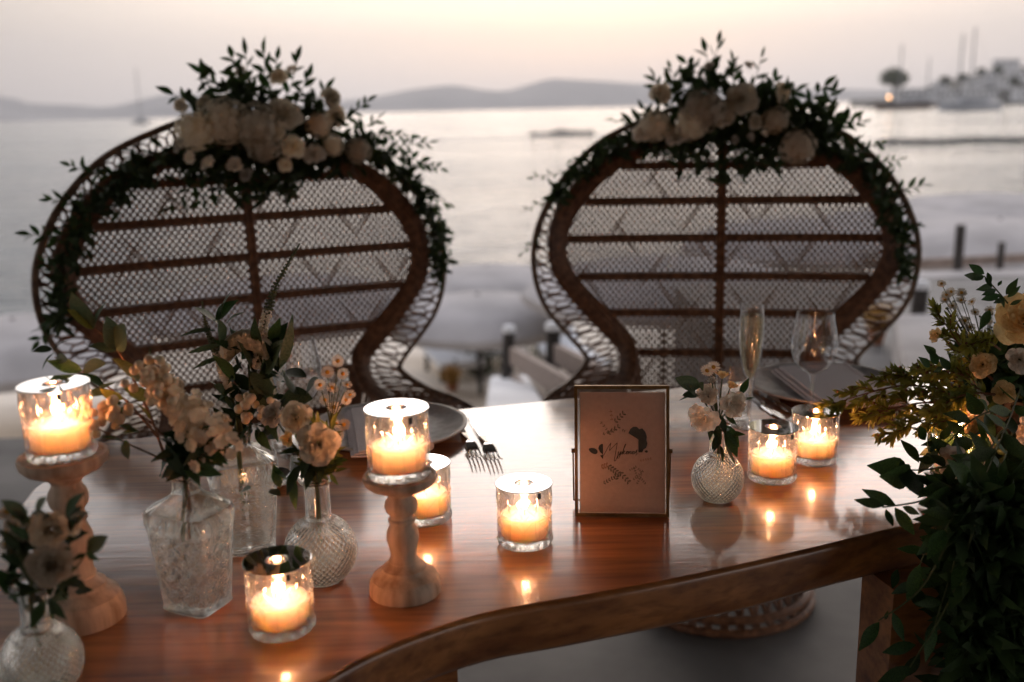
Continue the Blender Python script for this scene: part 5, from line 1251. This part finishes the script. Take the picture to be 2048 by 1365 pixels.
for i in range(80):
    x = random.uniform(450, 570); y = random.uniform(690, 880); B.leaf(at(x, y, vB, random.uniform(-.02, .03)), at(x + random.uniform(-45, 45), y + random.uniform(-60, 20), vB, random.uniform(-.02, .03)), 'dark', part=False)
for i in range(7): B.stem([nk + rv(.005) - Vector((0, 0, .1)), nk + rv(.004), at(random.uniform(470, 560), random.uniform(740, 820), vB)], .0016)
B.done()
def spike(label, pts, wmax):
    P = [at(x, y, vB, d) for x, y, d in pts]; PP = resample(cat(P, 8), 60); t_ = thing('flower_spike', label, 'flower', tuple(PP[0]), group='veronica spikes in the rear bottle')
    mb = MB(); mb.tube(PP, [.0022 - .0012 * i / 60 for i in range(60)], 6); put('stem', mb, M['stem'], t_)
    mb = MB(); i0 = 22
    for i in range(520):
        t = random.random(); k = int(i0 + (59 - i0) * t); q = PP[min(k, 59)]; tg = (PP[min(k + 1, 59)] - PP[k - 1]).normalized(); o = tg.orthogonal().normalized(); a = random.uniform(0, 6.28); o = o * math.cos(a) + tg.cross(o) * math.sin(a)
        w_ = wmax * (1 - t) ** .55 * (.45 + .55 * min(1, t * 5 + .4)); mb.sphere(q + o * w_ * random.uniform(.5, 1), .0022 * (1.15 - .75 * t), 5, 4, mi=0 if t < .45 else 1)
    put('florets', mb, [M['petalw'], M['stem']], t_, kind='stuff')
spike('tall pale flower spike leaning right out of the rear bottle', [(497, 885, 0), (505, 800, 0), (522, 680, 0), (545, 590, 0), (575, 530, 0), (600, 487, 0)], .0075)
spike('shorter drooping flower spike at the left of the rear bottle', [(490, 885, 0), (475, 830, 0), (455, 770, 0), (430, 700, 0), (412, 650, 0), (404, 603, 0)], .006)

# --- bottom left vase
B = Bunch('flower_bunch', 'dusky ranunculus and dark leaves in the bottom left vase', 'flowers', (vD.x, vD.y, TZ + .116), 'flower bunches in vases'); nk = neck(vD, .114)
for px, py, rp, k, dy, fc in ((95, 1062, 42, 'dusky', .0, (.1, -1, .2)), (100, 1132, 46, 'dusky', -.02, (.15, -1, .1)), (140, 1050, 26, 'dusky', .02, (.6, -.6, .5))):
    p = at(px, py, vD, dy); B.stem([nk - Vector((0, 0, .07)), nk, p], .002); B.head(ROSE[k], p, rp * .98 / FPX, fc, 'ranunculus')
for b, t, k in (((130, 1035), (160, 985), 'dark'), ((135, 1040), (172, 1022), 'dark'), ((175, 1100), (212, 1074), 'euca'), ((175, 1105), (178, 1072), 'thin'), ((172, 1103), (196, 1122), 'ruscus'), ((172, 1108), (145, 1120), 'ruscus'), ((55, 1040), (5, 1000), 'euca'), ((50, 1050), (30, 1018), 'euca'), ((60, 1050), (50, 1010), 'dark'), ((70, 1030), (90, 995), 'euca'), ((40, 1100), (0, 1060), 'dark'), ((45, 1130), (0, 1110), 'dark'), ((50, 1150), (5, 1160), 'ruscus'), ((80, 1180), (20, 1190), 'dark'), ((90, 1200), (60, 1260), 'dark'), ((100, 1200), (130, 1240), 'dark'), ((110, 1170), (150, 1160), 'dark'), ((60, 1080), (20, 1050), 'dark')):
    B.leaf(at(*b, vD, -.01), at(*t, vD, -.02), k)
B.stem([nk, at(135, 1150, vD), at(175, 1104, vD)], .0012)
for i in range(110):
    x = random.uniform(20, 150); y = random.uniform(1040, 1220); B.leaf(at(x, y, vD, random.uniform(.0, .04)), at(x + random.uniform(-45, 45), y + random.uniform(-50, 30), vD, random.uniform(-.01, .04)), 'dark', part=False)
for i in range(20):
    p = at(random.uniform(5, 50), random.uniform(1020, 1100), vD, .01); B.stem([nk, p], .0009); B.head(DAISY, p, .007, rv(.5) + Vector((0, -.8, .6)), 'aster')
B.done()

# ================================================================== BIG ARRANGEMENT AT THE RIGHT END
bb = onz(1985, 900, TZ); B = Bunch('flower_arrangement', 'large cascading arrangement of roses and greenery at the right table end', 'flower arrangement', (bb.x, bb.y + .05, TZ))
Y0 = bb.y
def A(px, py, d=0.0):
    t = min(1, max(0, (py - 860) / 150)); return aty(px, py, 1.40 + (1.15 - 1.40) * t + d * (1 - .6 * t))
mb = MB(); c_ = A(2040, 850, .12); mb.lathe([(0, TZ + .0006), (.07, TZ + .0006), (.10, TZ + .05), (.11, TZ + .10), (.10, TZ + .102), (.09, TZ + .05), (0, TZ + .02)], 32, 0, (c_.x, c_.y, 0)); put('bowl', mb, M['blackwood'], B.t)
for px, py, rp, k, d, fc in ((2052, 642, 66, 'butter', .0, (-.45, -.8, .45)), (1965, 730, 29, 'butter', .0, (-.5, -.8, .3)), (2008, 785, 26, 'butter', -.02, (-.3, -.8, .4)), (1948, 812, 36, 'white', -.02, (-.7, -.7, .1)), (1958, 850, 26, 'butter', -.04, (-.4, -1, -.1)), (1912, 925, 38, 'white', -.06, (-.5, -.8, .2)), (1958, 955, 24, 'white', -.08, (-.1, -1, .1)), (1872, 672, 22, 'bud', .03, (-.9, -.3, .35)), (2040, 720, 30, 'white', -.02, (-.3, -.9, .2)), (2060, 860, 34, 'white', -.06, (-.3, -.9, .2))):
    p = A(px, py, d); B.stem([c_ + Vector((0, 0, .0)), c_.lerp(p, .6) + Vector((0, 0, .03)), p], .0022); B.head(ROSE[k], p, rp * 1.4 / FPX, fc, 'rose')
# feathery myrtle branches (stems with leaves as one mass)
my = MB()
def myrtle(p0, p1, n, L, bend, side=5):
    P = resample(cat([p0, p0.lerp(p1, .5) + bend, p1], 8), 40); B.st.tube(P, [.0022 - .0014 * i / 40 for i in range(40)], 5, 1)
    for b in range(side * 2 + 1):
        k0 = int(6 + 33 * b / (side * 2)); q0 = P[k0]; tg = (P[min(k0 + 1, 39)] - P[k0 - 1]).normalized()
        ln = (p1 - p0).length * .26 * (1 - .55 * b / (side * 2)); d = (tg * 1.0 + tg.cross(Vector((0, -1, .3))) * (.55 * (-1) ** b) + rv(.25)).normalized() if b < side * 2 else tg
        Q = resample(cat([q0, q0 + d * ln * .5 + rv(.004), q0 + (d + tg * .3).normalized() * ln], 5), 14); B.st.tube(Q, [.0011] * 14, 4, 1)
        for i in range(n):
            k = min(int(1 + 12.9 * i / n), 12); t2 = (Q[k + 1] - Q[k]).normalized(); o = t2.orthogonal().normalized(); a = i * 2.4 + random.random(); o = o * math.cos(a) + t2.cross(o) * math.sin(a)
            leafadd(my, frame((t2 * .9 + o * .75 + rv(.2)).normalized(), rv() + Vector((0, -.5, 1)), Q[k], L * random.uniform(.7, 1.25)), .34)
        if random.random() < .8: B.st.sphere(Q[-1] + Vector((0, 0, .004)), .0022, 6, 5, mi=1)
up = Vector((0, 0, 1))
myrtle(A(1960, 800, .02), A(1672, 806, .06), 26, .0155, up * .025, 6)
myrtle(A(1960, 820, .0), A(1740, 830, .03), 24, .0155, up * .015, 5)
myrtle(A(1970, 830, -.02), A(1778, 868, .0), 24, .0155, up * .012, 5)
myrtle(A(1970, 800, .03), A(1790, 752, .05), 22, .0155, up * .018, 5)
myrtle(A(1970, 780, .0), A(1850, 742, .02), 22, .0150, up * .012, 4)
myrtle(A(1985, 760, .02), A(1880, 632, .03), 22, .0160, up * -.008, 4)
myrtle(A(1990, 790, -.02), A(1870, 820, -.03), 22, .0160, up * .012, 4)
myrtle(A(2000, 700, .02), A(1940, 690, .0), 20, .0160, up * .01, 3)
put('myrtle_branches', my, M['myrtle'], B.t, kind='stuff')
# asters
for px, py in ((1883, 568), (1902, 584), (1923, 586), (1922, 601), (1944, 604), (1979, 621), (1976, 642), (1984, 672), (1922, 725), (1893, 590), (1890, 600), (1905, 612), (1930, 642), (1940, 655), (2040, 680), (1950, 625)):
    p = A(px, py, .04); B.stem([A(1975, 735, .03), A((px + 1970) / 2 + 5, (py + 735) / 2 + 12, .035), p], .0009); B.head(DAISY, p, random.uniform(.0075, .010), rv(.4) + Vector((-.4, -.6, .7)), 'aster')
for i in range(26):
    p = A(random.uniform(1890, 1990), random.uniform(590, 690), .05); B.stem([A(1970, 735, .03), p], .0007); B.st.sphere(p, .0018, 5, 4)
# ruscus: the large leaves that can be told apart
RL = [((1968, 548), (1935, 528)), ((1966, 556), (1925, 552)), ((1968, 552), (1945, 560)), ((1970, 556), (1985, 575)), ((1975, 545), (1982, 570)), ((1985, 572), (1955, 580)), ((1992, 580), (1966, 590)), ((2000, 590), (1960, 602)), ((1996, 572), (2004, 560)), ((2012, 590), (2036, 558)), ((2015, 595), (2042, 572)), ((2008, 598), (1985, 608)), ((1998, 590), (2010, 615)), ((2020, 610), (2045, 600)),
      ((1768, 1012), (1707, 1000)), ((1790, 1010), (1722, 979)), ((1815, 938), (1745, 934)), ((1822, 948), (1773, 957)), ((1838, 925), (1803, 877)), ((1840, 996), (1800, 932)), ((1772, 1020), (1786, 1056)), ((1806, 1014), (1842, 1030)), ((1790, 1016), (1830, 1072)), ((1872, 925), (1830, 915)), ((1860, 905), (1878, 880)), ((1900, 965), (1840, 960)), ((1900, 975), (1838, 985)), ((1890, 935), (1860, 905)), ((1850, 1000), (1900, 1020)), ((1905, 990), (1850, 1010)), ((1880, 880), (1905, 850)), ((1930, 870), (1890, 840)), ((1945, 880), (1900, 900)), ((1930, 775), (1890, 790)), ((1935, 790), (1905, 830)), ((1925, 760), (1960, 790)), ((1985, 770), (2040, 755)),
      ((1758, 1245), (1715, 1303)), ((1785, 1225), (1806, 1282)), ((1830, 1290), (1760, 1303)), ((1822, 1335), (1755, 1368)), ((1832, 1165), (1780, 1188)), ((1795, 1140), (1782, 1180)), ((1840, 1140), (1815, 1200)), ((1850, 1215), (1815, 1170)), ((1870, 1240), (1850, 1300)), ((1880, 1170), (1905, 1240)), ((1900, 1100), (1930, 1160)), ((1850, 1080), (1900, 1100)), ((1880, 1060), (1840, 1110)), ((1920, 1270), (1890, 1340)), ((1935, 1270), (1960, 1350)), ((1990, 1160), (1970, 1240)), ((2000, 1240), (2025, 1330)), ((1960, 1100), (2010, 1150)), ((1840, 1310), (1800, 1360)), ((1770, 1240), (1776, 1222)),
      ((1862, 870), (1845, 905)), ((1850, 880), (1835, 850)), ((1875, 730), (1860, 700)), ((1885, 735), (1868, 745)), ((1900, 740), (1880, 715)), ((1872, 710), (1850, 692)), ((1860, 735), (1840, 715)), ((1980, 620), (1960, 660))]
for b, t in RL: B.leaf(A(*b, random.uniform(-.10, -.04) if b[1] > 850 else .0), A(*t, random.uniform(-.13, -.07) if b[1] > 850 else -.01), random.choice(('ruscus', 'ruscus2')), Vector((random.uniform(-.5, .2), -1, random.uniform(.0, .7))))
B.stem([A(2040, 640, .02), A(2010, 600, .02), A(1968, 552, .01)], .0016)
B.stem([A(1930, 960, -.06), A(1850, 1000, -.08), A(1765, 1015, -.09)], .0016); B.stem([A(1920, 930, -.06), A(1850, 940, -.08), A(1815, 940, -.09)], .0015)
B.stem([A(1900, 1080, -.10), A(1840, 1180, -.12), A(1757, 1242, -.13)], .0016); B.stem([A(1950, 1050, -.12), A(1900, 1200, -.13), A(1820, 1335, -.14)], .0016)
# trailing vines with leaf parts
for x0, y0, x1, y1, n in ((1930, 900, 1840, 1130, 9), (1960, 930, 1870, 1250, 12), (1990, 950, 1920, 1330, 13), (2020, 950, 1985, 1350, 14), (2045, 960, 2040, 1360, 14), (2000, 880, 1890, 1060, 9), (2030, 850, 1930, 1120, 11), (1990, 820, 1880, 900, 7), (2040, 780, 1950, 1000, 9), (2060, 900, 2070, 1300, 12)):
    B.sprig(A(x0, y0, -.02), A(x1, y1, random.uniform(-.14, -.06)), n, .052, random.choice(('ruscus', 'ruscus2')), bend=Vector((-.02, -.05, .03)), spread=.9)
# dense mass behind
for i in range(2600):
    t = random.random(); x = random.gauss(2005, 60); y = 680 + 700 * t + random.uniform(-20, 20)
    if y < 800: x += (800 - y) * .25
    if y > 1050: x -= (y - 1050) * .02
    if x < 1880 + max(0, 760 - y) * .5: continue
    p = A(x, y, random.uniform(.05, .16) if y < 960 else random.uniform(-.10, .02)); leafadd(B.fo, frame((rv() + Vector((-.2, -.3, -.2))).normalized(), rv() + BK, p, random.uniform(.03, .06)))
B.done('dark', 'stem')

# ================================================================== HAZE over the bay
mb = MB(); mb.box((0, 4200, 335), (23000, 11000, 680)); hz = put('haze', mb, None, smooth=False) if False else None
m_ = bpy.data.materials.new('haze'); m_.use_nodes = True; t_ = m_.node_tree; t_.nodes.remove(t_.nodes['Principled BSDF'])
pv = t_.nodes.new('ShaderNodeVolumePrincipled'); pv.inputs['Color'].default_value = (.96, .94, .935, 1); pv.inputs['Density'].default_value = .00013; pv.inputs['Anisotropy'].default_value = .2
t_.links.new(pv.outputs[0], t_.nodes['Material Output'].inputs['Volume'])
tag(put('haze', mb, m_, smooth=False), 'thin evening haze over the bay', 'haze', kind='stuff')
